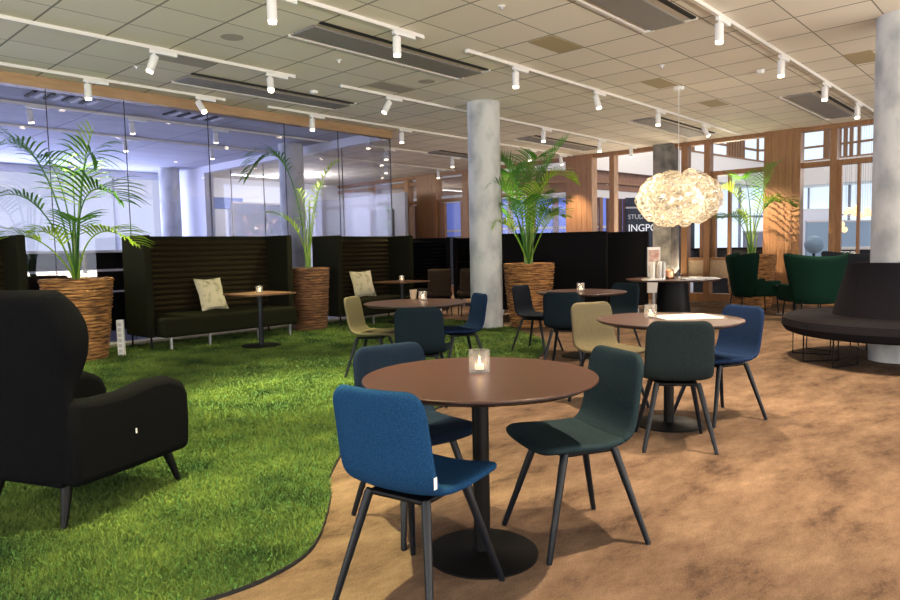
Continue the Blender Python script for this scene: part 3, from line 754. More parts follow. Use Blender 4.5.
def chair(x, y, deg, m, label, tagc=False):
    if first[0]: c = CH0; c.location = (x, y, 0); c.rotation_euler = (0, 0, radians(deg)); first[0] = False
    else: c = dup(CH0, (x, y, 0), radians(deg))
    c['label'] = label; recolour(c, ('seat', 'backrest'), M[m])
    return c
ZB = 0
chair(1.72, 1.765, 9, 'blue', 'bright cobalt blue upholstered shell chair in the foreground, back to the viewer', True)
chair(2.20, 2.27, -103, 'slateblue', 'dark blue shell chair half hidden behind the left of the nearest round table')
chair(2.54, 1.605, 153, 'teal', 'dark grey teal shell chair at the right side of the nearest round table')
chair(4.56, 5.27, -62, 'khaki', 'khaki shell chair standing on the grass left of the middle table')
chair(4.03, 4.02, 36, 'darkteal', 'dark slate shell chair with its back to the viewer at the middle lawn table')
chair(5.22, 4.66, 152, 'navy', 'navy blue shell chair right of the middle lawn table, near the concrete column')
chair(6.86, 4.86, -85, 'blackchair', 'blue black shell chair in front of the wicker pot at the back table')
chair(6.13, 3.95, 20, 'darkteal', 'dark teal shell chair back to the viewer at the back table')
chair(4.86, 2.75, -114, 'khaki', 'olive khaki shell chair left of the table with the magazine')
chair(7.50, 4.13, 174, 'darkteal', 'dark teal shell chair on the far right side of the back table')
chair(4.16, 1.87, 33, 'greygreen', 'grey green shell chair with its back to the viewer at the magazine table')
chair(5.00, 1.90, 154, 'navy', 'navy shell chair at the right side of the magazine table')

MB().box(-.206, -.190, -.2235, -.2215, .50, .54).build('care_tag', M['white'], CH0, label='small white fabric care tag')

# ------------------------------------------------------------------ tables
def round_table(x, y, d, label, m=M['wood_top'], base=.235):
    t = thing('round_table', label, 'table', (x, y, 0)); r = d/2
    MB().lathe([(0, .734), (r-.03, .734), (r-.004, .748), (r, .752), (r, .758), (r-.002, .76), (0, .76)], n=96).build('tabletop', m, t, smooth=True)
    MB().lathe([(r-.035, .7325), (r-.005, .7475), (r+.001, .7495), (r+.001, .7525), (r-.03, .7335)], n=96).build('edge_band', M['black'], t, smooth=True)
    MB().tube([(0, 0, .010), (0, 0, .734)], .035, 32).build('column', M['black'], t, smooth=True)
    MB().lathe([(0, 0), (base, 0), (base, .008), (base-.01, .012), (.05, .014), (.04, .02), (0, .02)], n=72).build('base', M['black'], t, smooth=True)
    MB().box(-.16, .16, -.02, .02, .720, .7335).box(-.02, .02, -.16, .16, .720, .7335).build('mounting_cross', M['black'], t)
    return t
round_table(2.13, 1.80, .97, 'nearest round brown table with black disc base and a candle glass').location.z = .0
round_table(4.58, 2.10, 1.0, 'round brown table with a magazine and candle on it, right of centre')
round_table(4.78, 4.86, 1.04, 'round brown table on the grass between khaki, slate and navy chairs')
round_table(6.88, 4.23, 1.04, 'round brown table near the wicker pot, behind the olive khaki chair')
def square_table(x, y, s, label):
    t = thing('square_table', label, 'table', (x, y, 0)); a = s/2
    MB().box(-a, a, -a, a, .728, .75).build('tabletop', M['wood_top2'], t, bevel=.004)
    MB().tube([(0, 0, .01), (0, 0, .728)], .035, 28).build('column', M['blacksatin'], t, smooth=True)
    MB().lathe([(0, 0), (.26, 0), (.26, .008), (.24, .012), (0, .014)], n=56).build('base', M['black'], t, smooth=True).location.z = .030
    return t
square_table(5.02, 8.12, .70, 'square brown table on one black leg before the first ribbed sofa')
square_table(8.15, 8.62, .70, 'square brown table on one black leg before the second ribbed sofa')
# conical table under the chandelier
t = thing('pedestal_table', 'large round table with conical black pedestal under the chandelier', 'table', (10.3, 4.66, 0))
MB().lathe([(0, .722), (.68, .722), (.72, .74), (.72, .75), (0, .75)], n=72).build('tabletop', M['wood_top'], t, smooth=True)
MB().lathe([(0, 0), (.29, 0), (.285, .03), (.225, .722), (0, .722)], n=56).build('pedestal', M['black'], t, smooth=True)

# candle holders
def candle(x, y, z, label, first_=[None]):
    if first_[0] is None:
        t = thing('candle_holder', label, 'candle holder', (x, y, z))
        MB().lathe([(0, .0), (.040, .0), (.045, .004), (.045, .095), (.0395, .095), (.0385, .014), (0, .012)], n=40).build('glass_cup', M['cup'], t, smooth=True)
        tl_ = MB().lathe([(0, .013), (.02, .013), (.02, .034), (0, .034)], n=24).build('tealight', M['wax'], t, smooth=True)
        MB().lathe([(0, .036), (.005, .042), (.004, .05), (0, .06)], n=12).build('flame', M['flame'], tl_, smooth=True)
        first_[0] = t
    else:
        t = dup(first_[0], (x, y, z), 0, label)
    return t
candle(2.19, 1.85, .7605, 'glass candle holder on the nearest round table')
candle(4.58, 2.24, .7605, 'glass candle holder beside the magazine on the round table')
candle(5.02, 5.00, .7605, 'glass candle holder on the middle lawn table')
candle(6.95, 4.28, .7605, 'glass candle holder on the back round table before the black booths')
candle(5.02, 8.12, .7505, 'glass candle holder on the square table before the first sofa')
candle(8.15, 8.62, .7505, 'glass candle holder on the square table before the second sofa')
t = thing('paper_cup', 'small wooden-toned drinking cup on the middle lawn table', 'cup', (5.08, 5.20, .7605))
MB().lathe([(0, 0), (.03, 0), (.04, .10), (.036, .10), (.027, .006), (0, .006)], n=28).build('cup_body', M['timber_light'], t, smooth=True)
t = thing('magazine', 'open printed magazine lying on the round table right of centre', 'magazine', (4.74, 2.05, .7605), radians(-40))
MB().box(-.21, 0, -.15, .15, 0, .006).build('left_page', M['paper'], t); MB().box(0, .21, -.15, .15, 0, .006).build('right_page', M['paper'], t)
MB().box(-.18, -.04, -.10, .11, .006, .0065).build('printed_picture', M['print'], t)
MB().box(.04, .17, -.12, -.02, .006, .0065).build('printed_picture', M['print'], t)
# things on the pedestal table
T7 = Vector((10.3, 4.66))
def on7(r_, f_): p = T7+CR.xy*r_+CF.xy*f_; return p.x, p.y
for i, (r_, f_, h, w, lab, m) in enumerate(((-.34, -.05, .27, .035, 'tall white book standing leftmost on the pedestal table', M['paper']), (-.285, -.06, .26, .03, 'cream book standing second on the pedestal table', M['skirt']), (-.235, -.04, .28, .04, 'tall white book standing third on the pedestal table', M['paper']), (-.175, -.05, .27, .03, 'white book standing rightmost on the pedestal table', M['white']))):
    x, y = on7(r_, f_); t = thing('upright_book', lab, 'book', (x, y, .7505), yaw-pi/2, 'books upright on the pedestal table')
    MB().box(-w/2, w/2, -.09, .09, 0, h).build('cover', m, t, bevel=.002); MB().box(-w/2+.004, w/2-.004, -.088, .0895, .004, h-.004).build('pages', M['paper'], t)
x, y = on7(-.03, .1); t = thing('copper_pot', 'small shiny copper pot on the pedestal table', 'pot', (x, y, .7505))
MB().lathe([(0, 0), (.07, 0), (.085, .02), (.085, .12), (.07, .13), (.03, .15), (0, .15)], n=32).build('pot_body', M['copper'], t, smooth=True)
MB().tube([(.07, 0, .08), (.13, 0, .12), (.14, 0, .14)], .008, 8).build('spout', M['copper'], t, smooth=True)
for i, (r_, f_, rz, lab) in enumerate(((.16, -.42, .1, 'white magazine lying at the front of the pedestal table'), (.42, -.30, -.15, 'white magazine lying at the right of the pedestal table'), (-.42, -.38, .3, 'white leaflet lying at the left of the pedestal table'))):
    x, y = on7(r_, f_); t = thing('magazine', lab, 'magazine', (x, y, .7505), yaw-pi/2+rz)
    MB().box(-.15, .15, -.10, .10, 0, .02).build('pages', M['paper'], t); MB().box(-.15, .15, -.10, .10, .02, .023).build('cover', M['white'], t)
# standing poster behind the pedestal table
t = thing('poster_stand', 'narrow pinkish standing poster beside the black booth', 'poster', (11.2, 5.42, 0), yaw-pi/2)
MB().box(-.11, .11, -.02, .02, .45, 1.25).build('poster', M['paper'], t)
MB().box(-.095, .095, -.023, -.020, .80, 1.2).build('poster_picture', mat('pink_poster', (.5, .25, .2), .5, c2=(.75, .6, .5), nscale=12), t)
MB().box(-.02, .02, -.015, .015, .02, .45).build('post', M['metal'], t); MB().lathe([(0, 0), (.15, 0), (.15, .02), (0, .02)], n=24).build('foot', M['black'], t)
t = thing('bar_stool', 'small dark stool on thin legs left of the pedestal table', 'stool', (10.9, 5.75, 0))
MB().lathe([(0, .55), (.17, .55), (.18, .58), (.17, .62), (0, .62)], n=28).build('seat', M['blackchair'], t, smooth=True)
for k in range(4): a = k*pi/2+.4; MB().tube([(.12*cos(a), .12*sin(a), .55), (.19*cos(a), .19*sin(a), 0)], .01, 8).build('leg', M['metal'], t)

# ------------------------------------------------------------------ high-backed sofas
def high_sofa(name, label, W_, mo, mi, loc, rz=0, D=.72, H=1.545, seat=True, group=None):
    """root at the middle of the rear edge on the floor, opening towards -y"""
    t = thing(name, label, 'sofa', loc, rz, group)
    mb = MB(); ribs = 13; pr = []
    z0, z1 = .46, H-.06
    for i in range(ribs):
        for k in range(6):
            a = k/6; z = z0+(z1-z0)*(i+a)/ribs; pr.append((.11+.03*abs(sin(pi*a))**.6, z))
    pr.append((.11, z1))
    vs = []; n_p = len(pr)
    for sx in (-1, 1):
        for d, z in pr: vs.append((sx*(W_/2-.09), -d, z))
    fs = [(i, i+1, n_p+i+1, n_p+i) for i in range(n_p-1)]
    mb.add(vs, fs); MB_ = mb.build('ribbed_backrest', mi, t, smooth=True)
    MB().box(-W_/2+.03, W_/2-.03, -.11, 0, .17, H).build('back_panel', mo, t, bevel=.025)
    for s in (-1, 1):
        x0, x1 = sorted((s*W_/2, s*(W_/2-.10)))
        m2 = MB()
        y1 = -D
        m2.add([(x, y, z) for x in (x0, x1) for (y, z) in ((0, .17), (0, H), (y1, H), (y1-.0, .75), (y1, .17))], [(0, 1, 2, 3, 4), (9, 8, 7, 6, 5), (0, 5, 6, 1), (1, 6, 7, 2), (2, 7, 8, 3), (3, 8, 9, 4), (4, 9, 5, 0)])
        m2.build('side_wing', mo, t, bevel=.022, seg=3)
    if seat:
        MB().box(-W_/2+.105, W_/2-.105, -D-.24, -.12, .17, .44).build('seat', mo, t, bevel=.045, seg=4)
    for x in (-W_/2+.06, W_/2-.06): MB().tube([(x, -D+.06, .17), (x, -D+.05, 0)], .014, 8).build('leg', M['black'], t); MB().tube([(x, -.06, .17), (x, -.05, 0)], .014, 8).build('leg', M['black'], t)
    if seat:
        for x in (-W_/2+.22, -W_/6, W_/6, W_/2-.22): MB().box(x-.015, x+.015, -D-.19, -D-.16, 0, .17).build('leg', M['metal'], t, label='slim metal front leg')
    return t
high_sofa('high_back_sofa', 'dark olive high-backed ribbed sofa with cream cushion, left of the slender palm', 2.32, M['sofa_olive'], M['sofa_rib'], (5.06, 9.78, .014))
high_sofa('high_back_sofa', 'dark high-backed ribbed sofa with cream cushion, right of the slender palm', 1.78, M['sofa_olive'], M['sofa_rib'], (8.0, 9.78, .014))
high_sofa('high_back_sofa', 'green high-backed sofa cut off by the left edge of the view', 2.3, M['sofa_olive'], M['sofa_rib'], (1.38, 9.78, .014))
# black booths farther back
high_sofa('high_back_booth', 'black high-backed booth seen from behind, right of the middle palm', 2.2, M['sofa_black'], M['sofa_black'], (10.05, 6.95, 0), radians(118), D=.60)
high_sofa('high_back_booth', 'black high-backed booth seen from behind, left of the narrow poster', 1.55, M['sofa_black'], M['sofa_black'], (11.35, 6.45, 0), radians(118), D=.85)
high_sofa('high_back_booth', 'black high-backed booth far back between ribbed sofa and column, left one', 1.9, M['sofa_black'], M['sofa_black'], (10.6, 11.0, 0), radians(-47), D=.8)
high_sofa('high_back_booth', 'black high-backed booth far back just left of the middle column', 1.7, M['sofa_black'], M['sofa_black'], (12.6, 10.3, 0), radians(-47), D=.8)
# cushions
def cushion(x, y, z, rz, tilt, label):
    t = thing('cushion', label, 'cushion', (x, y, z), rz)
    def S(sg):
        def F(u, v):
            a, b = 2*u-1, 2*v-1; b_ = (1-abs(a)**3.2)*(1-abs(b)**3.2)
            w = .22*(1-.07*(1-abs(b)**2)*0-.05*(1-abs(a)*abs(b))); w = .215+.02*abs(a*b)
            p = Vector((a*w, sg*.065*max(0, b_)**.5, b*w+.22)); return (p.x, p.y*1+ (p.z)*tilt, p.z)
        return F
    MB().shell(S(-1), S(1), 12, 12).build('cover', M['cushion'], t, smooth=True)
    MB().tube([(-.22, .44*tilt, .43), (-.1, .425*tilt, .425), (.1, .425*tilt, .425), (.22, .44*tilt, .43)], .006, 6).build('piping', M['skirt'], t)
cushion(5.08, 9.44, .47, .15, .38, 'cream and grey patterned cushion on the sofa left of the slender palm')
cushion(8.02, 9.44, .47, -.1, .38, 'cream and grey patterned cushion on the sofa right of the slender palm')

# white power post with sockets
t = thing('power_post', 'short white power post standing beside the large left wicker pot', 'power post', (3.50, 8.95, .014), yaw-pi/2+.1)
MB().box(-.04, .04, -.03, .03, 0, .46).build('housing', M['white'], t, bevel=.005)
for k in range(6): MB().box(-.022, .022, -.033, -.029, .04+k*.068, .085+k*.068).build('socket', M['sockets'], t)

# ------------------------------------------------------------------ palms
def frond(parent, base, ctrl, tip, n_leaf=26, ll=.34, start=.38, m=M['leaf'], droop=.5, wid=.0165, rs=1):
    n_leaf = max(8, int(n_leaf*.68)); ll *= 1.15
    rg_ = random.Random(rs)
    b, c, e = Vector(base), Vector(ctrl), Vector(tip)
    def B(t): return b*(1-t)**2+c*2*t*(1-t)+e*t*t
    mb = MB(); mb.tube([B(i/14) for i in range(15)], [.011*(1-.8*i/14)+.001 for i in range(15)], 6)
    up = Vector((0, 0, 1))
    for i in range(n_leaf):
        t = start+(1-start)*(i+.5)/n_leaf
        p = B(t); T = (B(min(1, t+.02))-B(t-.02)).normalized()
        s = T.cross(up);
        if s.length < .2: s = CR.copy()
        s.normalize(); un = s.cross(T).normalized()
        k = (t-start)/(1-start); L = ll*(sin(pi*(.18+.74*k))**.7)*(.88+.24*rg_.random())
        for sg in (-1, 1):
            d = (T*(.55+.25*k)+s*sg*(1-.25*k)+un*(.28+.15*rg_.random())).normalized()
            pts = []; q = p.copy(); dd = d.copy()
            for j in range(6):
                pts.append(q.copy()); q = q+dd*L/5; dd = (dd+Vector((0, 0, -droop*.28*(j+1)/3*(.7+.6*rg_.random())))).normalized()
            ws = [.4, .9, 1, .85, .5, .03]
            wv = (T*1.0 - dd*T.dot(dd)).normalized()
            nb = dd.cross(wv)
            vs = []
            for q, w_ in zip(pts, ws):
                vs += [q-wv*wid*w_, q+nb*wid*.25*w_, q+wv*wid*w_]
            fs = []
            for j in range(5):
                a = j*3; fs += [(a, a+1, a+4, a+3), (a+1, a+2, a+5, a+4)]
            mb.add(vs, fs)
    return mb.build('frond', m, parent, fixn=False, smooth=False)
def pot(x, y, rt, rb, h, label, m):
    t = thing('wicker_pot', label, 'plant pot', (x, y, 0))
    rg_ = random.Random(int(x*10)); bands = 24; pr = []
    for i in range(bands):
        k = i/bands; r = rb+(rt-rb)*(k**.75)
        a = .010*rg_.random(); pr += [(r, h*k), (r+.010+a, h*(k+.2/bands)), (r+.012+a, h*(k+.65/bands)), (r+.001, h*(k+.98/bands))]
    pr.append((rt+.012, h)); pr.append((rt-.012, h+.004)); pr.append((rt-.03, h-.005)); pr.append((rt-.035, h-.09))
    ph = [rg_.random()*6 for _ in range(200)]
    bk = MB().lathe(pr, n=64, jit=lambda i, th: .006*sin(th*7+ph[i//4 % 200])+.004*sin(th*13+ph[i//4 % 190+5])).build('basket', m, t, smooth=True)
    MB().lathe([(0, h-.06), (rt-.03, h-.07)], n=48).build('soil', M['soil'], bk)
    return t
def palm(x, y, z, label, specs, stems, leafm=None):
    t = thing('palm_plant', label, 'palm', (x, y, z-.06))
    rg_ = random.Random(int(x*100+y))
    for i, (sx, sh) in enumerate(stems):
        q = CR*sx; MB().tube([(q.x*.5, q.y*.5, 0), (q.x*.8, q.y*.8, sh*.5), (q.x, q.y, sh)], [.020, .016, .010], 8).build('stem', M['stem'], t, smooth=True)
    for i, s in enumerate(specs):
        (bx, bz), (cx, cz), (tx, tz), dp, m, ll, nl, dr = s
        b = CR*bx*.5; c = CR*cx+CF*dp*.6; e = CR*tx+CF*dp
        frond(t, (b.x, b.y, bz), (c.x, c.y, cz), (e.x, e.y, tz), nl, ll, .34 if bz > .3 else .42, M[m], dr, rs=i+int(x*7))
    return t
# spec: base(dx,z) ctrl(dx,z) tip(dx,z) depth leafmat leaflen n droop ; z above the soil
pot(3.06, 9.08, .40, .28, 1.02, 'large woven brown pot at the left, nearest the black armchair', M['wicker'])
palm(3.06, 9.08, 1.02, 'big bushy palm in the left wicker pot', [
    ((0, .02), (-.25, 2.25), (-.98, 1.55), -.1, 'leaf', .56, 26, .8),
    ((0, .02), (.02, 1.2), (.26, 1.88), .1, 'leafy', .40, 20, .7),
    ((.02, .02), (.22, 2.0), (.42, 1.45), -.15, 'leaf', .42, 18, .8),
    ((0, .02), (.12, 1.55), (.72, .98), -.25, 'leaf', .52, 24, .7),
    ((0, .02), (-.30, 1.45), (-.95, .98), -.2, 'leaf', .34, 26, .6),
    ((.02, .02), (.25, .95), (.92, .45), -.3, 'leafy', .38, 24, .7),
    ((0, .02), (-.30, .85), (-.85, .48), -.35, 'leafy', .40, 26, .6),
    ((0, .02), (-.1, 1.4), (-.22, 1.40), .45, 'leaf', .48, 20, .8),
    ((0, .02), (.1, .8), (.35, .75), -.5, 'leaf', .34, 22, .7),
    ((0, .02), (-.15, 1.6), (-.6, 1.6), .35, 'leaf', .48, 20, .7),
    ((0, .02), (.02, .7), (-.18, .62), -.45, 'leafy', .30, 18, .6),
    ], [(-.06, .5), (.05, .6), (.0, .8)])
pot(6.66, 9.28, .335, .265, 1.03, 'dark woven pot between the two ribbed sofas', M['wickerd'])
palm(6.66, 9.28, 1.03, 'slender sparse palm between the two ribbed sofas', [
    ((0, .02), (-.20, 2.75), (-.98, 1.55), .1, 'leaf', .42, 30, .9),
    ((.02, .02), (.10, 1.55), (.58, 1.78), -.1, 'leafy', .17, 16, .9),
    ((0, .02), (-.02, .9), (-.55, .95), -.2, 'leafy', .24, 18, .6),
    ((0, .02), (.12, 1.2), (.20, 1.45), .3, 'leafy', .18, 12, .7),
    ((0, .02), (.06, .9), (-.15, 1.35), .2, 'leafy', .22, 14, .7),
    ], [(-.05, .9), (.06, 1.15), (.0, .7)])
pot(9.06, 6.56, .41, .29, 1.03, 'big woven pot right of the middle concrete column', M['wicker'])
palm(9.06, 6.56, 1.03, 'dense tall palm right of the middle concrete column', [
    ((0, .02), (-.15, 1.5), (-.42, 1.75), 0, 'leaf', .42, 30, .4),
    ((0, .02), (.10, 1.6), (.62, 2.02), .0, 'leaf', .42, 30, .6),
    ((0, .02), (.15, 1.9), (.70, 1.35), -.2, 'leafy', .36, 26, .7),
    ((0, .02), (-.25, 1.5), (-.62, 1.25), -.2, 'leaf', .38, 26, .6),
    ((0, .02), (0, 1.7), (.10, 1.7), -.4, 'leaf', .40, 26, .7),
    ((0, .02), (-.3, .9), (-.55, .65), -.2, 'leafy', .36, 24, .7),
    ((0, .02), (.3, .95), (.50, .80), -.3, 'leafy', .34, 24, .6),
    ((0, .02), (0, 1.6), (-.15, 1.65), .4, 'leaf', .40, 26, .6),
    ((0, .02), (.1, 1.3), (.35, 1.15), .5, 'leaf', .36, 24, .6),
    ((0, .02), (-.05, 1.1), (-.15, 1.0), -.45, 'leaf', .38, 24, .7),
    ((0, .02), (.05, 1.0), (.15, 1.25), -.35, 'leafy', .34, 22, .7),
    ((0, .02), (-.3, 1.3), (-.30, 1.50), -.1, 'leaf', .40, 26, .6), ((0, .02), (-.35, 1.2), (-.70, .95), .1, 'leaf', .36, 24, .8),
    ((0, .02), (.2, 1.2), (.62, 1.05), .2, 'leaf', .36, 24, .8), ((0, .02), (-.1, .8), (-.35, .95), -.4, 'leaf', .34, 22, .8),
    ((0, .02), (.1, .8), (.30, .85), -.45, 'leaf', .32, 20, .7), ((0, .02), (.05, 1.5), (.3, 1.6), .2, 'leaf', .38, 24, .7),
    ], [(-.10, 1.0), (-.04, 1.1), (.03, 1.2), (.09, 1.0), (.0, .9)])
pot(14.2, 4.78, .46, .36, 1.05, 'woven reddish pot by the right timber panel behind the green armchairs', M['wicker'])
palm(14.2, 4.78, 1.05, 'leafy palm against the right timber panel behind the green armchairs', [
    ((0, .02), (-.15, 1.7), (-.80, 1.30), 0, 'leafy', .40, 26, .7),
    ((0, .02), (.15, 1.5), (.52, 1.85), .1, 'leaf', .36, 24, .5),
    ((0, .02), (.10, 1.5), (.75, 1.0), -.2, 'leaf', .38, 26, .7),
    ((0, .02), (-.1, 1.7), (-.35, 1.55), -.3, 'leaf', .38, 26, .7),
    ((0, .02), (-.25, 1.0), (-.65, .8), -.2, 'leaf', .34, 22, .7),
    ((0, .02), (.05, 1.3), (.25, 1.1), -.4, 'leafy', .34, 22, .7),
    ((0, .02), (-.05, .9), (-.2, .9), .2, 'leafy', .34, 22, .7),
    ], [(-.10, .9), (-.03, 1.0), (.05, .9), (.12, .5)])

# ------------------------------------------------------------------ black wing armchair at the left
t = thing('wing_armchair', 'large black wing armchair at the left edge seen from behind', 'armchair', (1.275, 3.80, .014), radians(22))
def sstep(a, b, x): x = max(0, min(1, (x-a)/(b-a))); return x*x*(3-2*x)
def wing(inner):
    def F(u, v):
        q = 2*u-1; s = abs(q); sg = 1 if q >= 0 else -1
        z = .20+.93*v
        # plan path of the shell: flat back then wings running forward
        fwd = .13*sstep(.55, .85, z)*(1-.35*sstep(1.0, 1.13, z))+.03
        hw = .33+.06*sstep(.6, .95, z)-.02*sstep(1.0, 1.13, z)
        back = -.40-.08*sstep(.3, 1.1, z)
        if s < .55: x = back+.05*(s/.55)**2; y = hw*.88*s/.55
        else:
            k = (s-.55)/.45; x = back+.05+(fwd+.0)*k**1.15; y = hw*(.88+.12*sin(min(1, k*1.6)*pi/2))
        if inner:
            x += .10*(1-sstep(.5, .8, s))+.0; y -= .075*sstep(.4, .7, s)
        ztop = z-.07*sstep(.75, 1.0, s)*sstep(.9, 1.13, z)
        return (x, sg*y, ztop)
    return F
MB().shell(wing(False), wing(True), 16, 12).build('backrest', M['armchair'], t, sub=2)
for sg in (-1, 1):
    pr = [(-.36, .20), (-.36, .62), (-.22, .60), (-.05, .60), (.12, .625), (.26, .62), (.36, .575), (.395, .50), (.40, .35), (.39, .19), (0, .19)]
    a = MB(); k = len(pr); vs = [(x, sg*.245, z) for x, z in pr]+[(x, sg*(.345+.02*(z-.2)), z) for x, z in pr]
    a.add(vs, [tuple(range(k)), tuple(range(2*k-1, k-1, -1))]+[(i, (i+1) % k, (i+1) % k+k, i+k) for i in range(k)])
    a.build('armrest', M['armchair'], t, bevel=.04, seg=4, smooth=True)
MB().box(-.36, .38, -.25, .25, .19, .34).build('seat_base', M['armchair'], t, bevel=.02)
MB().box(-.30, .40, -.245, .245, .34, .47).build('seat_cushion', M['armchair'], t, bevel=.05, seg=4)
for fx, fy in ((-.33, -.24), (-.33, .24), (.33, -.26), (.33, .26)):
    MB().tube([(fx*.92, fy*.92, .20), (fx+(.03 if fx > 0 else -.03), fy*1.05, 0)], [.028, .014], 12).build('leg', M['black'], t, smooth=True)
MB().box(-.018, -.012, -.372, -.366, .38, .405).build('care_tag', M['white'], t, label='tiny white fabric tag')

# ------------------------------------------------------------------ green wing chairs and their table
def green_chair(x, y, deg, label, m):
    t = thing('green_armchair', label, 'armchair', (x, y, 0), radians(deg)); t.scale = (1.12, 1.12, 1.08)
    def F_(inner):
        def F(u, v):
            q = 2*u-1; s = abs(q); z = .27+.71*v
            hw = .33+.15*v; xx = -.32-.13*v+.34*(s**2.2)*(.55+.45*v)
            z += .07*v*s**2
            if inner: xx += .09; 
            return (xx, q*(hw-(.03 if inner else 0)), z)
        return F
    MB().shell(F_(0), F_(1), 10, 6).build('backrest', m, t, sub=2)
    MB().box(-.20, .36, -.29, .29, .29, .43).build('seat', m, t, bevel=.06, seg=4)
    for s in (-1, 1): MB().box(-.10, .32, *sorted((s*.29, s*.36)), .30, .56).build('armrest', m, t, bevel=.04, seg=4)
    for a, b in ((-.26, -.26), (-.26, .26), (.28, -.26), (.28, .26)): MB().tube([(a, b, .31), (a*1.08, b*1.08, 0)], .011, 8).build('leg', M['black'], t)
green_chair(13.05, 4.35, -52, 'bottle green wing armchair seen from the side before the wicker pot', M['green'])
green_chair(12.05, 3.10, 40, 'bottle green wing armchair seen from behind, left of the ring sofa', M['green'])
green_chair(13.6, 2.95, 165, 'dark wing armchair mostly hidden behind the green one and the ring sofa', M['blackchair'])
t = thing('lounge_table', 'low round table on a grey disc foot between the green armchairs', 'table', (13.0, 3.62, 0))
MB().lathe([(0, .50), (.32, .50), (.34, .515), (.32, .53), (0, .53)], n=48).build('tabletop', M['black'], t, smooth=True)
MB().tube([(0, 0, .02), (0, 0, .5)], .03, 20).build('column', M['black'], t); MB().lathe([(0, 0), (.3, 0), (.3, .012), (0, .02)], n=40).build('base', M['metal'], t)

# ------------------------------------------------------------------ ring sofa round the right column
t = thing('ring_sofa', 'dark charcoal round sofa wrapped around the right concrete column', 'sofa', (8.53, 1.36, 0))
MB().lathe([(.30, .31), (.60, .29), (1.01, .29), (1.075, .315), (1.115, .38), (1.10, .455), (1.04, .485), (.80, .492), (.30, .492)], n=96, close=True).build('seat', M['charcoal'], t, smooth=True)
MB().lathe([(.30, .47), (.61, .47), (.605, .52), (.475, 1.0), (.44, 1.045), (.40, 1.055), (.30, 1.05)], n=96, close=True).build('backrest', M['charcoal'], t, smooth=True)
for a in range(0, 360, 60):
    th = radians(a+205)
    MB().tube([(.61*cos(th), .61*sin(th), .50), (.478*cos(th), .478*sin(th), 1.0)], .006, 6).build('seam', M['black'], t)
    MB().tube([(.68*cos(th), .68*sin(th), .494), (1.04*cos(th), 1.04*sin(th), .486), (1.112*cos(th), 1.112*sin(th), .42), (1.08*cos(th), 1.08*sin(th), .33)], .005, 6).build('seam', M['black'], t)
    for d in (-12, 12):
        c_ = radians(a+205+d)
        MB().tube([(1.0*cos(c_), 1.0*sin(c_), .33), (1.0*cos(c_), 1.0*sin(c_), .012), (.62*cos(c_), .62*sin(c_), .012), (.62*cos(c_), .62*sin(c_), .33)], .009, 8).build('leg', M['black'], t)

# ------------------------------------------------------------------ brown chairs beyond the lawn
def brown_chair(x, y, deg, label):
    t = thing('brown_chair', label, 'chair', (x, y, 0), radians(deg))
    MB().shell(lambda u, v: (-.20-.06*v+.05*(2*u-1)**2, (2*u-1)*(.24-.0*v), .42+.50*v), lambda u, v: (-.14-.06*v+.05*(2*u-1)**2, (2*u-1)*(.23-.0*v), .42+.50*v), 6, 5).build('backrest', M['brownchair'], t, sub=2)
    MB().box(-.22, .24, -.24, .24, .38, .47).build('seat', M['brownchair'], t, bevel=.03, seg=3)
    for a in (-.2, .2):
        for b in (-.2, .2): MB().tube([(a, b, .39), (a*1.1, b*1.1, 0)], .013, 8).build('leg', M['black'], t)
brown_chair(9.62, 9.15, 55, 'dark brown leather chair, left one of the pair beyond the square table')
brown_chair(9.98, 8.62, 50, 'dark brown leather chair, right one of the pair beyond the square table')
brown_chair(10.9, 8.5, 200, 'dark brown leather chair partly behind the middle concrete column')

# ------------------------------------------------------------------ chandelier
CX, CY, CZ = 9.84, 4.37, 1.97
ch = thing('crystal_chandelier', 'large glowing chandelier of clear round lenses above the pedestal table', 'chandelier', (CX, CY, CZ))
MB().lathe([(0, Z-CZ-.045), (.07, Z-CZ-.045), (.075, Z-CZ-.02), (.075, Z-CZ), (0, Z-CZ)], n=28).build('ceiling_rose', M['white'], ch, smooth=True)
MB().tube([(0, 0, .2), (0, 0, Z-CZ-.04)], .005, 6).build('cord', M['white'], ch)
MB().lathe([(0, -.08)]+[(.10*sin(k*pi/8), -.10*cos(k*pi/8)) for k in range(1, 8)]+[(0, .12)], n=20).build('core_frame', M['metal'], ch, smooth=True)
def lens_mesh(pos, nrm, r, rs):
    nrm = nrm.normalized(); a = nrm.cross(Vector((0, 0, 1))); a = a if a.length > .05 else Vector((1, 0, 0)); a.normalize(); b = nrm.cross(a)
    vs = []; fs = []; n = 16; prs = [(.22, .035), (.5, .045), (.8, .02), (1, -.02), (1.03, -.035)]
    for k, (q, h) in enumerate(prs):
        for j in range(n):
            th = 2*pi*j/n; rip = 1+.05*sin(th*8)*(k > 1)
            vs.append(pos+(a*cos(th)+b*sin(th))*r*q*rip+nrm*h*r/.09)
    for k in range(len(prs)-1):
        for j in range(n): fs.append((k*n+j, k*n+(j+1) % n, (k+1)*n+(j+1) % n, (k+1)*n+j))
    fs.append(tuple(range(n)))
    return vs, fs
rg2 = random.Random(11); NL = 190; stuff = MB(); made = 0
cand = []
for i in range(NL):
    zz = 1-2*(i+.5)/NL; th = i*2.39996; rxy = math.sqrt(1-zz*zz)
    d = Vector((rxy*cos(th), rxy*sin(th), zz)); lay = 1 if i % 3 else .80
    pos = Vector((d.x*.56*lay, d.y*.56*lay, d.z*.37*lay))*(.97+.07*rg2.random())
    nn = (Vector((d.x/.6, d.y/.6, d.z/.4)).normalized()+Vector((rg2.gauss(0, .3), rg2.gauss(0, .3), rg2.gauss(0, .3))))
    cand.append((pos, nn, .080+.032*rg2.random(), lay))
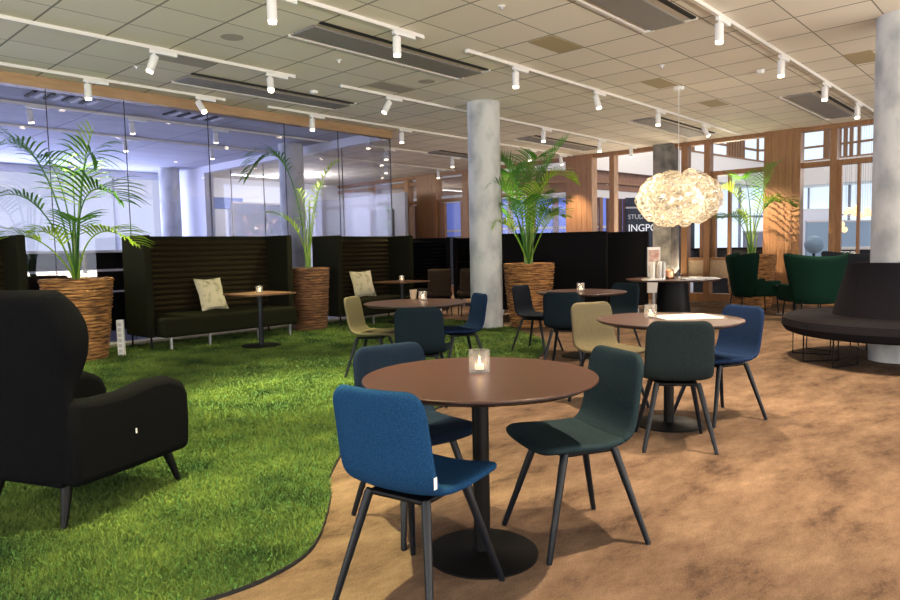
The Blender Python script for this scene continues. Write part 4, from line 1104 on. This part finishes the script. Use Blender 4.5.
cand.sort(key=lambda c: -(c[0].dot(-CF))-(.3 if c[3] == 1 else 0))
for i, (pos, nn, r, lay) in enumerate(cand):
    vs, fs = lens_mesh(pos, nn, r, i)
    if i < 98: MB().add(vs, fs).build('lens', M['lens'], ch, smooth=True, fixn=False)
    else: stuff.add(vs, fs)
o = stuff.build('lens_cluster', M['lens'], ch, smooth=True, fixn=False); o['kind'] = 'stuff'
for k in range(6):
    a = k*pi/3; p = Vector((.22*cos(a), .22*sin(a), .05*(-1)**k))
    MB().lathe([(0, -.03), (.02, -.022), (.03, 0), (.02, .022), (0, .03)], (p.x, p.y, p.z), n=12).build('bulb', M['warmbulb'], ch, smooth=True)
for k in range(3):
    a = k*2*pi/3; l = bpy.data.lights.new('chandelier_glow', 'POINT'); l.energy = 5; l.color = (1, .84, .62); l.shadow_soft_size = .08
    o = bpy.data.objects.new('chandelier_glow', l); COL.objects.link(o); o.location = (CX+.3*cos(a), CY+.3*sin(a), CZ)

# ------------------------------------------------------------------ light
wd = bpy.data.worlds.new('dusk_sky'); SC.world = wd; wd.use_nodes = True; nt = wd.node_tree; bg = nt.nodes['Background']
bg.inputs[0].default_value = (.74, .79, 1.0, 1); bg.inputs[1].default_value = .62
def area(nm, loc, d, sx, sy, e, col):
    l = bpy.data.lights.new(nm, 'AREA'); l.shape = 'RECTANGLE'; l.size = sx; l.size_y = sy; l.energy = e; l.color = col
    o = bpy.data.objects.new(nm, l); COL.objects.link(o); o.location = loc; o.rotation_euler = Vector(d).to_track_quat('-Z', 'Y').to_euler(); return o
def pointl(nm, loc, e, col, r=.1):
    l = bpy.data.lights.new(nm, 'POINT'); l.energy = e; l.color = col; l.shadow_soft_size = r
    o = bpy.data.objects.new(nm, l); COL.objects.link(o); o.location = loc; return o
# daylight entering by the tall windows behind the viewpoint; the upward fills are added to brighten the ceiling
area('daylight_rear', (4, -5.8, 1.9), (0, 1, .1), 16, 3, 210, (.92, .94, 1))
area('daylight_side', (-5.8, 2, 1.9), (1, 0, .1), 10, 3, 130, (.85, .90, 1))
area('ceiling_fill_rear', (4.5, -5.7, .6), (0, .45, 1), 20, 1.0, 900, (1, .88, .70))
area('ceiling_fill_side', (-5.7, 2, .6), (.45, 0, 1), 14, 1.0, 500, (1, .92, .78))
area('ceiling_fill_atrium', (15.0, 7, .5), (-.5, 0, 1), 20, .6, 520, (1, .84, .62)).rotation_euler = (Vector((-.5, 0, 1)).to_track_quat('-Z', 'X').to_euler())  # unseen upward lamp added to brighten the far ceiling
# daylight through the far window of the glazed room
area('daylight_far', (3, 19.1, 2.0), (0, -1, 0), 11, 2.8, 520, (.66, .70, 1))
# warm point lights added in the atrium to tint its parapets
pointl('atrium_fill', (22, 9.2, 6.5), 250, (1, .86, .68), .4)
pointl('atrium_fill', (28, 6.5, 6.5), 350, (1, .9, .78), .4)
pointl('atrium_fill', (20, 17, 6.0), 250, (1, .85, .65), .4)
pointl('atrium_fill', (19, 3, 3.0), 60, (1, .88, .75), .3)
pointl('room_lamp', (12.2, 17, 3.0), 110, (1, .95, .9), .2)

SC.view_settings.view_transform = 'Standard'; SC.view_settings.look = 'None'; SC.view_settings.gamma = 1
SC.view_settings.exposure = 0.6
SC.cycles.max_bounces = 8; SC.cycles.transparent_max_bounces = 24; SC.cycles.caustics_reflective = False; SC.cycles.caustics_refractive = False
SC.cycles.sample_clamp_indirect = 4; SC.cycles.use_denoising = True

GROUPS = {'track_spotlight': 'spotlights on the ceiling tracks', 'light_track': 'light tracks on the ceiling', 'shell_chair': 'upholstered shell chairs round the tables',
 'round_table': 'round brown tables', 'square_table': 'square tables before the sofas', 'candle_holder': 'candle glasses on the tables', 'high_back_sofa': 'ribbed sofas along the glass',
 'high_back_booth': 'black booths in the background', 'cushion': 'cream cushions on the sofas', 'wicker_pot': 'woven plant pots', 'palm_plant': 'palms in woven pots', 'concrete_column': 'round concrete columns',
 'ceiling_air_unit': 'grey air units in the ceiling', 'ceiling_hatch': 'off-colour ceiling tiles', 'ceiling_speaker': 'ceiling speakers', 'smoke_detector': 'smoke detectors', 'sprinkler': 'sprinkler heads',
 'louvre_vent': 'louvred vents behind the glass', 'brown_chair': 'brown chairs beyond the lawn', 'green_armchair': 'wing armchairs by the right windows', 'dark_booth': 'low booths behind the glass',
 'magazine': 'magazines on the tables', 'atrium_chair': 'chairs out in the atrium', 'atrium_table': 'tables out in the atrium', 'atrium_counter': 'counters out in the atrium'}
for o in bpy.data.objects:
    if o.parent is None and o.get('category') and not o.get('group'):
        k = o.name.split('.')[0]
        if k in GROUPS: o['group'] = GROUPS[k]
